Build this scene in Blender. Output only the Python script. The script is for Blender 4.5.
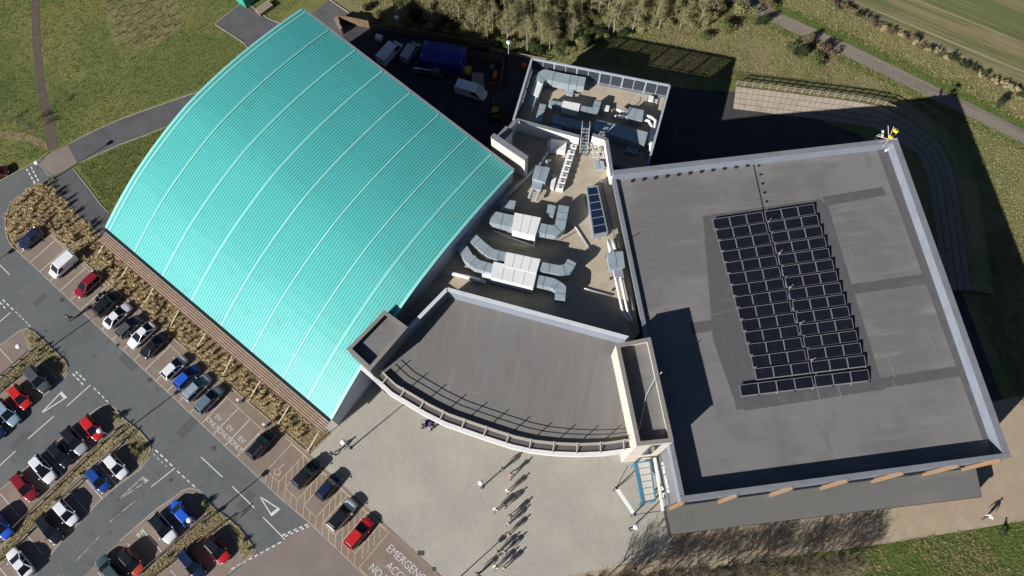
import bpy, bmesh, math, random
from mathutils import Vector, Matrix
random.seed(7)
for o in list(bpy.data.objects): bpy.data.objects.remove(o)
scene = bpy.context.scene
COL = scene.collection
R = math.radians
# ------------------------------------------------------------------ camera
F, CAMH = 760.0, 107.0
TILT = math.atan(292.0 / F)
cam = bpy.data.cameras.new('camera'); camo = bpy.data.objects.new('camera', cam); COL.objects.link(camo)
cam.sensor_width = 36; cam.lens = F * 36 / 1024; cam.clip_start = 1; cam.clip_end = 3000
camo.location = (0, 0, CAMH); camo.rotation_euler = (TILT, 0, 0); scene.camera = camo
# ------------------------------------------------------------------ sky and sun
SUN_AZ, SUN_EL = 221.0, 26.0          # direction towards the sun, degrees from +x
w = bpy.data.worlds.new('World'); scene.world = w; w.use_nodes = True
nt = w.node_tree; bg = nt.nodes['Background']
sky = nt.nodes.new('ShaderNodeTexSky'); sky.sky_type = 'NISHITA'; sky.sun_disc = False
sky.sun_elevation = R(SUN_EL); sky.sun_rotation = R(90 - SUN_AZ); sky.air_density = 0.48; sky.dust_density = 0.1
nt.links.new(sky.outputs[0], bg.inputs[0]); bg.inputs[1].default_value = 0.05
sl = bpy.data.lights.new('sun', 'SUN'); sl.energy = 5.0; sl.angle = R(0.53); sl.color = (1.0, 0.968, 0.925)
so = bpy.data.objects.new('sun', sl); COL.objects.link(so)
d = Vector((math.cos(R(SUN_AZ)) * math.cos(R(SUN_EL)), math.sin(R(SUN_AZ)) * math.cos(R(SUN_EL)), math.sin(R(SUN_EL))))
so.rotation_euler = d.to_track_quat('Z', 'Y').to_euler(); so.location = d * 200
vs = scene.view_settings; vs.view_transform = 'Standard'; vs.look = 'None'; vs.exposure = 0.6; vs.gamma = 1.0
# ------------------------------------------------------------------ pixel -> place (a ray met with a level or a wall)
ct, st = math.cos(TILT), math.sin(TILT)
def ray(u, v):
    x, y = (u - 512) / F, (288 - v) / F
    return Vector((x, st + y * ct, -ct + y * st))
def P(u, v, z=0.0):
    r = ray(u, v); s = (CAMH - z) / -r.z
    return Vector((r.x * s, r.y * s, z))
def P2(u, v, z=0.0):
    p = P(u, v, z); return (p.x, p.y)
def on_wall(u, v, a, b):              # meet with the vertical plane through a-b (2D)
    r = ray(u, v); nx, ny = -(b[1] - a[1]), b[0] - a[0]
    s = (a[0] * nx + a[1] * ny) / (r.x * nx + r.y * ny)
    return Vector((r.x * s, r.y * s, CAMH + r.z * s))
# ------------------------------------------------------------------ materials
MATS = {}
def lin(c): return tuple(c) + (1.0,)
def mat(name, col, rough=0.8, metal=0.0, noise=None, bump=None, spec=0.4, coat=0.0):
    """noise = list of (colour, scale, lo, hi, stretch) layers mixed over col; bump = (scale, strength, distance)"""
    if name in MATS: return MATS[name]
    m = bpy.data.materials.new(name); m.use_nodes = True; t = m.node_tree; n = t.nodes; l = t.links
    b = n['Principled BSDF']; b.inputs['Roughness'].default_value = rough; b.inputs['Metallic'].default_value = metal
    b.inputs['Specular IOR Level'].default_value = spec
    if coat: b.inputs['Coat Weight'].default_value = coat; b.inputs['Coat Roughness'].default_value = 0.06
    b.inputs['Base Color'].default_value = lin(col)
    geo = n.new('ShaderNodeNewGeometry'); cur = None
    def tex(scale, stretch, detail=5):
        src = geo.outputs['Position']
        if stretch:
            mp = n.new('ShaderNodeMapping'); l.new(src, mp.inputs[0]); mp.vector_type = 'TEXTURE'
            mp.inputs['Rotation'].default_value = (0, 0, R(stretch[0])); mp.inputs['Scale'].default_value = (stretch[1], 1, 1); src = mp.outputs[0]
        nz = n.new('ShaderNodeTexNoise'); nz.inputs['Scale'].default_value = scale; nz.inputs['Detail'].default_value = detail; nz.inputs['Roughness'].default_value = 0.62
        l.new(src, nz.inputs['Vector']); return nz.outputs[0]
    for i, (c2, sc, lo, hi, *stt) in enumerate(noise or []):
        mr = n.new('ShaderNodeMapRange'); mr.inputs[1].default_value = lo; mr.inputs[2].default_value = hi; mr.interpolation_type = 'SMOOTHSTEP'
        l.new(tex(sc, stt[0] if stt else None), mr.inputs[0])
        mx = n.new('ShaderNodeMix'); mx.data_type = 'RGBA'; l.new(mr.outputs[0], mx.inputs[0])
        if cur: l.new(cur, mx.inputs[6])
        else: mx.inputs[6].default_value = lin(col)
        mx.inputs[7].default_value = lin(c2); cur = mx.outputs[2]
    if cur: l.new(cur, b.inputs['Base Color'])
    if bump:
        bp = n.new('ShaderNodeBump'); bp.inputs['Strength'].default_value = bump[1]; bp.inputs['Distance'].default_value = bump[2]
        l.new(tex(bump[0], None, 6), bp.inputs['Height']); l.new(bp.outputs[0], b.inputs['Normal'])
    MATS[name] = m; return m
def paving(name, c1, c2, mortar, bw, bh, rot, stain, msize=0.03):
    m = mat(name, c1, 0.9); t = m.node_tree; n = t.nodes; l = t.links; b = n['Principled BSDF']
    geo = n.new('ShaderNodeNewGeometry'); mp = n.new('ShaderNodeMapping'); mp.vector_type = 'TEXTURE'; mp.inputs['Rotation'].default_value = (0, 0, R(rot))
    l.new(geo.outputs['Position'], mp.inputs[0])
    br = n.new('ShaderNodeTexBrick'); l.new(mp.outputs[0], br.inputs[0])
    br.inputs['Color1'].default_value = lin(c1); br.inputs['Color2'].default_value = lin(c2); br.inputs['Mortar'].default_value = lin(mortar)
    br.inputs['Scale'].default_value = 1; br.inputs['Mortar Size'].default_value = msize; br.inputs['Brick Width'].default_value = bw; br.inputs['Row Height'].default_value = bh
    cur = br.outputs[0]
    for (c, sc, lo, hi, fac) in stain:
        nz = n.new('ShaderNodeTexNoise'); nz.inputs['Scale'].default_value = sc; nz.inputs['Detail'].default_value = 6; l.new(geo.outputs['Position'], nz.inputs[0])
        mr = n.new('ShaderNodeMapRange'); mr.inputs[1].default_value = lo; mr.inputs[2].default_value = hi; mr.inputs[4].default_value = fac; l.new(nz.outputs[0], mr.inputs[0])
        mx = n.new('ShaderNodeMix'); mx.data_type = 'RGBA'; l.new(mr.outputs[0], mx.inputs[0]); l.new(cur, mx.inputs[6]); mx.inputs[7].default_value = lin(c); cur = mx.outputs[2]
    l.new(cur, b.inputs['Base Color'])
    bp = n.new('ShaderNodeBump'); bp.inputs['Strength'].default_value = 0.35; bp.inputs['Distance'].default_value = 0.01; bp.invert = True
    l.new(br.outputs['Fac'], bp.inputs['Height']); l.new(bp.outputs[0], b.inputs['Normal'])
    return m
# ------------------------------------------------------------------ mesh helpers
class MB:
    def __init__(s): s.v = []; s.f = []
    def add(s, vs, fs):
        o = len(s.v); s.v += [tuple(p) for p in vs]; s.f += [tuple(i + o for i in f) for f in fs]; return s
    def prism(s, poly, z0, z1, cap=True):
        a = sum(poly[i][0] * poly[(i + 1) % len(poly)][1] - poly[(i + 1) % len(poly)][0] * poly[i][1] for i in range(len(poly)))
        if a < 0: poly = poly[::-1]
        n = len(poly)
        fs = [(i, (i + 1) % n, n + (i + 1) % n, n + i) for i in range(n)]
        if cap: fs += [tuple(range(n))[::-1], tuple(range(n, 2 * n))]
        return s.add([(p[0], p[1], z0) for p in poly] + [(p[0], p[1], z1) for p in poly], fs)
    def sheet(s, poly, z):
        a = sum(poly[i][0] * poly[(i + 1) % len(poly)][1] - poly[(i + 1) % len(poly)][0] * poly[i][1] for i in range(len(poly)))
        if a < 0: poly = poly[::-1]
        return s.add([(p[0], p[1], z) for p in poly], [tuple(range(len(poly)))])
    def box(s, c, size, rz=0.0):
        hx, hy, hz = size[0] / 2, size[1] / 2, size[2] / 2; cs, sn = math.cos(rz), math.sin(rz)
        vs = []
        for dz in (-hz, hz):
            for dx, dy in ((-hx, -hy), (hx, -hy), (hx, hy), (-hx, hy)):
                vs.append((c[0] + dx * cs - dy * sn, c[1] + dx * sn + dy * cs, c[2] + dz))
        return s.add(vs, [(0, 3, 2, 1), (4, 5, 6, 7), (0, 1, 5, 4), (1, 2, 6, 5), (2, 3, 7, 6), (3, 0, 4, 7)])
    def bar(s, a, b, w, h=None, up=(0, 0, 1)):      # rectangular bar from a to b
        h = h or w; a = Vector(a); b = Vector(b); d = (b - a)
        if d.length < 1e-6: return s
        d.normalize(); up = Vector(up)
        if abs(d.dot(up)) > 0.98: up = Vector((1, 0, 0))
        x = d.cross(up).normalized(); y = x.cross(d)
        vs = []
        for p in (a, b):
            for i, j in ((-1, -1), (1, -1), (1, 1), (-1, 1)): vs.append(p + x * (i * w / 2) + y * (j * h / 2))
        return s.add(vs, [(0, 1, 2, 3), (7, 6, 5, 4), (0, 4, 5, 1), (1, 5, 6, 2), (2, 6, 7, 3), (3, 7, 4, 0)])
    def tube(s, pts, r, n=8, cap=True):
        pts = [Vector(p) for p in pts]; rr = r if isinstance(r, (list, tuple)) else [r] * len(pts)
        rings = []
        for i, p in enumerate(pts):
            d = (pts[min(i + 1, len(pts) - 1)] - pts[max(i - 1, 0)]).normalized()
            up = Vector((0, 0, 1)) if abs(d.z) < 0.95 else Vector((1, 0, 0))
            x = d.cross(up).normalized(); y = x.cross(d)
            rings.append([p + (x * math.cos(2 * math.pi * k / n) + y * math.sin(2 * math.pi * k / n)) * rr[i] for k in range(n)])
        vs = [q for rg in rings for q in rg]; fs = []
        for i in range(len(rings) - 1):
            for k in range(n): fs.append((i * n + k, i * n + (k + 1) % n, (i + 1) * n + (k + 1) % n, (i + 1) * n + k))
        if cap: fs += [tuple(range(n))[::-1], tuple(range((len(rings) - 1) * n, len(rings) * n))]
        return s.add(vs, fs)
    def ell(s, c, r, nu=10, nv=6):
        vs = []; fs = []
        for j in range(1, nv):
            th = math.pi * j / nv
            for i in range(nu):
                ph = 2 * math.pi * i / nu
                vs.append((c[0] + r[0] * math.sin(th) * math.cos(ph), c[1] + r[1] * math.sin(th) * math.sin(ph), c[2] + r[2] * math.cos(th)))
        top = len(vs); vs += [(c[0], c[1], c[2] + r[2]), (c[0], c[1], c[2] - r[2])]
        for j in range(nv - 2):
            for i in range(nu): fs.append((j * nu + i, (j + 1) * nu + i, (j + 1) * nu + (i + 1) % nu, j * nu + (i + 1) % nu))
        for i in range(nu):
            fs.append((top, i, (i + 1) % nu)); fs.append((top + 1, (nv - 2) * nu + (i + 1) % nu, (nv - 2) * nu + i))
        return s.add(vs, fs)
    def mesh(s, name, off=(0, 0, 0), smooth=False):
        me = bpy.data.meshes.new(name)
        me.from_pydata([(p[0] - off[0], p[1] - off[1], p[2] - off[2]) for p in s.v], [], s.f)
        if smooth: me.polygons.foreach_set('use_smooth', [True] * len(me.polygons))
        me.update(); return me
    def build(s, name, m, parent=None, local=False, smooth=False):
        off = (0, 0, 0)
        if parent is not None and not local: off = origin(parent)
        if parent is None:
            xs = [p[0] for p in s.v]; ys = [p[1] for p in s.v]
            off = ((min(xs) + max(xs)) / 2, (min(ys) + max(ys)) / 2, min(p[2] for p in s.v))
        o = bpy.data.objects.new(name, s.mesh(name, off, smooth)); COL.objects.link(o)
        if isinstance(m, str): m = MATS[m]
        o.data.materials.append(m)
        if parent is not None: o.parent = parent
        else: o.location = off
        return o
def origin(o):
    p = Vector((0, 0, 0))
    while o is not None: p = p + o.location; o = o.parent
    return p
def tag(o, label=None, cat=None, group=None, kind=None):
    if label: o['label'] = label
    if cat: o['category'] = cat
    if group: o['group'] = group
    if kind: o['kind'] = kind
    return o
def thing(name, label, cat, loc=(0, 0, 0), rz=0.0, group=None):
    o = bpy.data.objects.new(name, None); COL.objects.link(o); o.empty_display_size = 0.3
    o.location = loc; o.rotation_euler = (0, 0, rz); return tag(o, label, cat, group)
def struct(name, mb, m): return tag(mb.build(name, m), kind='structure')
def copy_tree(o, parent=None):
    c = o.copy(); COL.objects.link(c); c.parent = parent
    for ch in list(o.children): copy_tree(ch, c)
    return c
def put(name, me, m, parent=None, loc=(0, 0, 0), rz=0.0, sc=None):       # object on shared mesh data, material on the object
    o = bpy.data.objects.new(name, me); COL.objects.link(o); o.parent = parent; o.location = loc; o.rotation_euler = (0, 0, rz)
    if sc: o.scale = sc
    if m is not None:
        if isinstance(m, str): m = MATS[m]
        if not me.materials: me.materials.append(m)
        o.material_slots[0].link = 'OBJECT'; o.material_slots[0].material = m
    return o
def offset_line(pts, dist):               # parallel polyline, left side positive
    out = []
    n = len(pts)
    for i in range(n):
        a = Vector(pts[max(i - 1, 0)][:2]); b = Vector(pts[min(i + 1, n - 1)][:2]); t = (b - a).normalized()
        out.append((pts[i][0] - t.y * dist, pts[i][1] + t.x * dist))
    return out
def strip(pts, wl, wr): return offset_line(pts, wl) + offset_line(pts, -wr)[::-1]
def px(*pts, z=0.0): return [P2(u, v, z) for u, v in pts]
def inside(p, poly):
    c = False; j = len(poly) - 1
    for i in range(len(poly)):
        if (poly[i][1] > p[1]) != (poly[j][1] > p[1]) and p[0] < (poly[j][0] - poly[i][0]) * (p[1] - poly[i][1]) / (poly[j][1] - poly[i][1]) + poly[i][0]: c = not c
        j = i
    return c
# base materials
mat('asphalt', (0.12, 0.127, 0.127), 0.93, noise=[((0.1, 0.107, 0.108), 0.13, .42, .68), ((0.138, 0.142, 0.14), 0.9, .5, .75), ((0.074, 0.079, 0.081), .6, .6, .72), ((0.08, 0.085, 0.087), 2.2, .58, .85), ((.135, .14, .138), .25, .56, .68, (-39.6, 12))], bump=(9, .3, .01))
mat('asphalt_path', (0.1, 0.098, 0.1), 0.93, noise=[((0.08, 0.08, 0.084), 0.4, .4, .65), ((0.1, 0.095, 0.09), 2.0, .55, .8)], bump=(9, .3, .01))
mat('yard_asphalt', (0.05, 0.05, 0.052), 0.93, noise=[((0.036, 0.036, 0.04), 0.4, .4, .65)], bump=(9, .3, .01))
paving('bay_block', (0.25, 0.187, 0.148), (0.22, 0.165, 0.134), (0.17, 0.135, 0.11), .42, .21, 50, [((0.28, 0.235, 0.185), .35, .45, .75, .6), ((0.19, 0.15, 0.125), 1.1, .5, .8, .55)])
paving('table_block', (0.23, 0.185, 0.165), (0.205, 0.165, 0.148), (0.165, 0.138, 0.125), .42, .21, 5, [((0.27, 0.215, 0.185), .25, .45, .75, .6)])
paving('plaza_paving', (0.385, 0.362, 0.312), (0.345, 0.326, 0.284), (0.275, 0.252, 0.21), .46, .43, 40, [((0.45, 0.41, 0.335), .16, .42, .7, .6), ((0.29, 0.27, 0.23), .7, .52, .8, .45)], .035)
mat('sand_path', (0.33, 0.265, 0.18), 0.95, noise=[((0.37, 0.31, 0.225), .5, .4, .7), ((0.265, 0.215, 0.15), 1.6, .52, .8), ((0.33, 0.245, 0.175), .15, .45, .7)], bump=(6, .3, .02))
mat('kerb', (0.36, 0.32, 0.26), 0.9, noise=[((0.26, 0.23, 0.19), 1.2, .4, .7)])
mat('white_paint', (0.62, 0.62, 0.6), 0.8, noise=[((0.38, 0.38, 0.37), 1.3, .48, .75), ((0.2, 0.2, 0.2), 3.5, .58, .75)])
mat('worn_paint', (0.4, 0.4, 0.39), 0.85, noise=[((0.14, 0.14, 0.14), 1.6, .42, .62)])
mat('cream_paint', (0.5, 0.4, 0.26), 0.8, noise=[((0.32, 0.25, 0.17), 1.5, .48, .75)])
mat('lawn', (0.108, 0.135, 0.034), 0.97, noise=[((0.165, 0.165, 0.045), .07, .45, .6), ((0.066, 0.102, 0.026), .045, .5, .62), ((0.17, 0.145, 0.06), .5, .55, .8), ((0.065, 0.09, 0.024), 1.7, .54, .85)], bump=(3.5, .9, .12))
mat('meadow', (0.2, 0.175, 0.08), 0.97, noise=[((0.12, 0.14, 0.04), .1, .42, .58), ((0.26, 0.22, 0.115), .5, .52, .8), ((0.085, 0.078, 0.03), 1.6, .55, .85)], bump=(3, 1, .15))
mat('verge_grass', (0.072, 0.105, 0.02), 0.97, noise=[((0.11, 0.115, 0.035), .4, .45, .7), ((0.05, 0.075, 0.016), 1.8, .5, .8)], bump=(3, 1, .12))
mat('field', (0.11, 0.125, 0.04), 0.97, noise=[((0.21, 0.17, 0.085), .42, .47, .55, (-29.5, 60)), ((0.075, 0.1, 0.03), .2, .45, .7, (-29, 6)), ((0.27, 0.225, 0.14), .9, .57, .63, (-29.5, 90)), ((0.19, 0.15, 0.08), .03, .52, .66)], bump=(3, .7, .1))
mat('lane', (0.2, 0.168, 0.135), 0.95, noise=[((0.13, 0.115, 0.098), .5, .47, .7, (-28, 9)), ((0.23, 0.2, 0.165), .9, .5, .8)], bump=(5, .4, .02))
mat('mulch', (0.105, 0.078, 0.062), 0.97, noise=[((0.075, 0.06, 0.05), .8, .45, .7), ((0.14, 0.11, 0.09), 2, .55, .8)], bump=(6, .8, .05))
mat('trail', (0.24, 0.18, 0.1), 0.97, noise=[((0.16, 0.13, 0.06), .7, .45, .75)], bump=(4, .6, .05))
mat('bed_soil', (0.27, 0.205, 0.115), 0.97, noise=[((0.16, 0.12, 0.065), .9, .45, .7), ((0.34, 0.27, 0.16), 2, .55, .85)], bump=(4, 1, .1))
mat('strip_soil', (0.29, 0.24, 0.135), 0.97, noise=[((0.14, 0.13, 0.05), .9, .5, .7), ((0.36, 0.3, 0.18), 2, .55, .85)], bump=(4, 1, .08))
# ------------------------------------------------------------------ the ground and everything laid on it
struct('ground', MB().sheet([(-420, -300), (420, -300), (420, 520), (-420, 520)], -0.02), 'lawn')
struct('meadow', MB().sheet(px((352, 22), (330, -2), (300, -60), (640, -120), (1300, -60), (1300, 480), (1024, 420), (985, 380), (700, 110), (540, 60), (488, 47), (420, 32)), -0.012), 'meadow')
# lane, green verges and the field beyond the hedgerow
lane_c = px((600, -70), (700, -20), (774, 17), (851, 52), (943, 97), (1016, 133), (1120, 184), (1250, 250))
struct('verge', MB().sheet(strip(lane_c, 3.6, 2.7), -0.008), 'verge_grass')
struct('lane', MB().sheet(strip(lane_c, 1.35, 1.35), -0.003), 'lane')
hedge_c = px((560, -130), (700, -62), (818, -2), (900, 37), (960, 65), (1024, 97), (1130, 150), (1260, 215))
struct('field', MB().sheet(offset_line(hedge_c, 0.4)[::-1] + px((700, -200), (1600, -200), (1600, 215)), -0.006), 'field')
# car park road
LOT = R(47.5)
struct('car_park', MB().sheet(px((-160, 262), (-40, 198), (0, 182), (40, 161), (48, 177), (60, 190), (110, 300), (281.6, 480), (311, 523), (420, 640), (-380, 700), (-420, 420)), 0.0), 'asphalt')
car_park = bpy.data.objects['car_park']
road_ext = 0
struct('path', MB().sheet(px((40, 161), (68, 145), (95, 131), (120, 120), (150, 109), (180, 98.5), (207.5, 89), (240, 78), (240, 105), (175, 122.5), (145, 135), (120, 144), (77.4, 163), (48, 177)), 0.004), 'asphalt_path')
struct('footpath', MB().sheet(px((50, 179), (56, 176), (72, 168), (77, 173), (90, 190), (101, 205), (109, 214), (122, 234), (112, 246), (88, 224), (72, 208)), 0.008), 'asphalt_path')
struct('crossing', MB().sheet(px((39, 164), (48, 154), (68, 145), (77.5, 163), (62, 172), (48, 177)), 0.012), 'table_block')
struct('terrace', MB().sheet(px((216, 24), (244, 1.5), (256, 10), (268, 19), (280, 24), (300, 30), (255, 62), (243, 42)), 0.004), 'asphalt_path')
struct('side_path', MB().sheet(px((300, 22), (329.5, 0), (357, 19), (348, 33), (338, 40)), 0.006), 'asphalt_path')
struct('track', MB().sheet(px((29, -40), (31, 0), (32.5, 47), (36, 82), (41, 110), (47.5, 150), (58, 148), (54, 120), (46, 90), (41, 50), (39.5, 0), (39, -40)), -0.006), 'mulch')
struct('trail', MB().sheet(px((-60, 132), (0, 131), (22, 132), (40, 138), (50, 147), (44, 150), (30, 142), (15, 139), (0, 139.5), (-60, 142)), -0.009), 'trail')
def kerb_line(pts, w=0.14, h=0.11, name='kerb', z=0.0):
    a = offset_line(pts, w / 2); b = offset_line(pts, -w / 2); mb = MB(); n = len(pts)
    vs = []
    for i in range(n): vs += [(a[i][0], a[i][1], z - .05), (b[i][0], b[i][1], z - .05), (b[i][0], b[i][1], z + h), (a[i][0], a[i][1], z + h)]
    fs = [(3, 2, 1, 0), tuple(4 * (n - 1) + k for k in range(4))]
    for i in range(n - 1):
        for k in range(4): fs.append((4 * i + k, 4 * i + (k + 1) % 4, 4 * i + 4 + (k + 1) % 4, 4 * i + 4 + k))
    mb.add(vs, fs); return struct(name, mb, 'kerb')
kerb_line(px((-40, 197), (0, 181), (40, 160), (48, 153)))
kerb_line(px((68, 144.5), (95, 130.5), (120, 119.5), (150, 108.5), (180, 98), (210, 88)), h=.05)
kerb_line(px((77.5, 163.5), (120, 144.5), (145, 135.5), (178, 122)), h=.05)
kerb_line(px((215.5, 24), (244, 1), (256, 9.5), (268, 18.5), (282, 24)), h=.09)
kerb_line(px((215.5, 24.5), (243, 42.5), (250, 50)), h=.09)
kerb_line(px((329.5, -.5), (357.5, 19)), h=.12)
kerb_line(px((73, 168.5), (90, 190), (101, 205), (109, 213)), h=.05)
# planted bed between the hall and the bays
BED = px((48.7, 180), (28.7, 191), (17, 198.5), (9.8, 206.5), (6, 221), (6.5, 232), (10, 243), (15.6, 249), (50, 231), (53, 236), (180, 344.2), (309.7, 454.5), (331, 434), (118, 246), (88, 224.5), (72, 208.5))
struct('planting_bed', MB().sheet(BED, 0.03), 'bed_soil')
kerb_line(px((49, 179.5), (28.7, 190.5), (17, 198), (9.6, 206), (5.7, 221), (6, 232), (9.5, 243), (15.6, 249.5)))
BAYS = px((15.6, 249), (50, 231), (53, 236), (309.7, 454.5), (440, 574), (500, 628), (424, 632), (366, 576.5), (281.6, 499))
bays_o = struct('parking_bays', MB().sheet(BAYS, 0.006), 'bay_block')
kerb_line(px((53, 235.7), (180, 343.9), (309.7, 454.2)), w=.16, h=.1)
kerb_line(px((15.6, 249.3), (150, 375.3), (281.6, 499.3), (311, 524), (366, 576.8), (424, 633)), w=.16, h=.012, name='channel')
struct('raised_table', MB().sheet(px((150, 625), (228, 577), (245, 563.5), (256, 556), (311, 524.5), (366, 577), (424, 632), (300, 720)), 0.008), 'table_block')
# plaza, sandy path round the south side, rough grass beyond
struct('plaza', MB().sheet(px((309.7, 454.7), (322, 442), (316, 424), (345, 390), (378, 360), (430, 330), (640, 330), (690, 480), (664, 512), (671, 540), (672, 551), (620, 566), (560, 577), (500, 628), (440, 574.3)), 0.002), 'plaza_paving')
struct('sandy_path', MB().sheet(px((664, 512), (690, 470), (1000, 400), (1024, 395), (1080, 380), (1160, 420), (1160, 500), (1024, 521), (950, 533), (870, 546), (790, 556), (720, 567), (620, 585), (560, 600), (560, 577), (620, 566), (672, 551), (671, 540)), -0.002), 'sand_path')
struct('rough_grass', MB().sheet(px((1160, 500), (1024, 521.5), (950, 533.5), (870, 546.5), (790, 556.5), (720, 567.5), (620, 585.5), (560, 601), (500, 640), (600, 760), (1200, 760)), -0.005), 'verge_grass')
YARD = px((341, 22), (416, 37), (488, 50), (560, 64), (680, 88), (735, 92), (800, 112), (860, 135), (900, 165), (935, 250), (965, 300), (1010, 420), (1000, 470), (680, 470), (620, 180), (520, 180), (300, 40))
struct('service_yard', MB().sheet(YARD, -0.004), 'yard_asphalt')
# car park islands: block paved bays, raised grass strip with kerb between two rows
ISL1 = px((-160, 480), (-160, 470), (0, 345), (20, 330.5), (28, 328), (35, 331), (53, 348), (66, 361), (69, 367), (67, 374), (59, 384), (47, 393), (31, 404), (15, 421), (0, 437), (-160, 590))
ISL2 = px((-160, 628), (0, 490), (30, 465), (62, 438), (92, 412.5), (100, 407), (108, 404), (116, 409), (125, 419), (140.6, 430.6), (150, 441.5), (152.5, 449), (150, 457), (140, 469.5), (121, 483), (102.5, 498), (60, 543), (35, 575), (-100, 740))
ISL3 = px((60, 598), (120, 540.7), (156, 509.4), (171.5, 499), (182.5, 490.7), (190, 488), (199, 490), (204, 495), (215, 508), (228, 517), (239, 526.6), (253, 544), (255, 549), (253, 555), (243, 562.6), (228, 573.5), (140, 660))
for isl in (ISL1, ISL2, ISL3):
    struct('island_paving', MB().sheet(isl, 0.005), 'bay_block')
    kerb_line(isl[1:-1], w=.16, h=.015, name='channel')
STR1 = px((-160, 500), (0, 378.6), (20, 361), (31, 350.5), (26, 338), (23, 331.5), (28, 329), (34.5, 332), (52.5, 349), (65.5, 361.5), (68, 367), (66, 373), (60, 380), (50, 372), (39, 362), (20, 376), (0, 393), (-160, 522))
STR2 = px((-160, 700), (0, 549), (62, 480), (100, 443.5), (117, 429.5), (112, 420), (110, 413), (117, 411), (125, 420), (140, 431.5), (149, 442), (151, 449), (149, 456), (141, 466), (134, 458), (125, 441), (109, 452), (75, 480), (0, 566), (-160, 722))
STR3 = px((60, 648), (140, 576), (207.5, 516), (204, 505), (205, 498), (214, 508.5), (227.5, 518), (238, 527), (252, 544.5), (253.5, 549), (251.5, 554), (243, 560), (238, 547), (228, 524), (157.5, 576), (90, 650))
STRIPS = (STR1, STR2, STR3)
for stp in STRIPS:
    struct('grass_island', MB().prism(stp, -.04, 0.085), 'strip_soil')
    kerb_line(stp + [stp[0]], w=.13, h=.1)
# ------------------------------------------------------------------ painted markings, children of the road they are painted on
zmk = 0.0145
def line(a, b, w=.11, m='white_paint', par=None, name='road_line', z=zmk):
    a = Vector(a); b = Vector(b); t = (b - a).normalized(); nn = Vector((-t.y, t.x)) * (w / 2)
    return MB().sheet([tuple(a + nn), tuple(b + nn), tuple(b - nn), tuple(a - nn)], z).build(name, m, par or car_park)
def lpx(p, q, w=.13, m='white_paint'): return line(P2(*p), P2(*q), w, m)
def dashes(p, q, n, w=.13, m='white_paint', fill=.6):
    a = Vector(P2(*p)); b = Vector(P2(*q))
    for i in range(n): line(a.lerp(b, (i + (1 - fill) / 2) / n), a.lerp(b, (i + 1 - (1 - fill) / 2) / n), w, m)
lpx((90.6, 385), (67, 406)); dashes((75, 371), (86, 381), 3, .2); dashes((72, 373), (84, 385.5), 3, .2); dashes((93, 387), (109, 403), 4, .15)
lpx((54, 416), (28, 439)); lpx((15.6, 451), (-4, 469)); lpx((-24, 342), (10.4, 312.5)); dashes((-4, 298), (6, 309), 3, .2); dashes((2, 299), (14, 310.5), 3, .2); dashes((15, 311), (31, 327), 5, .13)
lpx((175, 468), (151, 487)); dashes((154.5, 449), (173.5, 467), 4, .2); dashes((152.5, 453), (168, 468), 4, .17, 'worn_paint'); dashes((176, 470), (196, 488), 4, .16)
lpx((135, 501), (110, 522), .13, 'worn_paint'); lpx((99, 537), (75, 562), .13, 'worn_paint'); lpx((60, 574), (36, 600), .13, 'worn_paint')
lpx((201, 457), (222.5, 477)); lpx((232.5, 486.5), (254.5, 508)); lpx((263, 517), (285, 539.5)); lpx((-3, 262), (10, 275))
dashes((284, 537), (310.5, 525.5), 5, .2); dashes((281, 536), (309, 523.5), 5, .2); dashes((230, 570), (282, 541.5), 9, .2)
dashes((26, 168), (35.5, 184), 4, .22); dashes((30.6, 166), (39, 182), 4, .22)
def triangle(apex, b1, b2, m='white_paint'):
    A, B, C = [Vector(P2(*q)) for q in (apex, b1, b2)]
    line(A, B, .16, m); line(A, C, .16, m); line(B.lerp(A, .06), C.lerp(A, .06), .42, m, z=zmk + .004)
triangle((41, 413.4), (62, 391.5), (67, 397)); triangle((260, 496.5), (272, 516), (280, 509.5)); triangle((118, 500), (144, 476), (149, 480), 'worn_paint')
# bays beside the hall: kerb frame KO, KA along, KN towards the hall
KO = Vector(P2(15.6, 249)); KA = (Vector(P2(281.6, 499)) - KO).normalized(); KN = Vector((-KA.y, KA.x))
KANG = math.atan2(KA.y, KA.x)
def KP(s, t): q = KO + KA * s + KN * t; return (q.x, q.y)
def KS(u, v): q = Vector(P2(u, v)) - KO; return q.dot(KA), q.dot(KN)
s_ev = KS(204, 421)[0]
def bay_depth(s): return 4.75
for i in range(-17, 4):
    s = s_ev + i * 2.42
    if s < 1: continue
    line(KP(s, .1), KP(s, 4.75), .09, 'white_paint', bays_o, 'bay_line')
for s0, t0 in ((0, 0),):
    line(KP(1, 4.86), KP(s_ev + 3 * 2.42 + .4, 4.86), .1, 'cream_paint', bays_o, 'bay_line')
def text(body, s, t, h, m, par, width=1.0, z=zmk):
    cu = bpy.data.curves.new('lettering', 'FONT'); cu.body = body; cu.size = h * 1.38; cu.align_x = 'CENTER'; cu.fill_mode = 'FRONT'; cu.offset = -0.012 * h
    to = bpy.data.objects.new('tmp_text', cu); COL.objects.link(to)
    bpy.context.view_layer.update()
    me = bpy.data.meshes.new_from_object(to.evaluated_get(bpy.context.evaluated_depsgraph_get())); bpy.data.objects.remove(to)
    q = KP(s, t); o = bpy.data.objects.new('lettering', me); COL.objects.link(o); me.materials.clear(); me.materials.append(MATS[m])
    o.parent = par; og = origin(par); o.location = (q[0] - og.x, q[1] - og.y, z - og.z); o.rotation_euler = (0, 0, KANG); o.scale = (width, 1, 1); return o
for i in range(3):
    sc = s_ev + (i + .5) * 2.42
    text('EV', sc, 1.75, .72, 'white_paint', bays_o, .95); text('ONLY', sc, .7, .72, 'white_paint', bays_o, .85)
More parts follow.
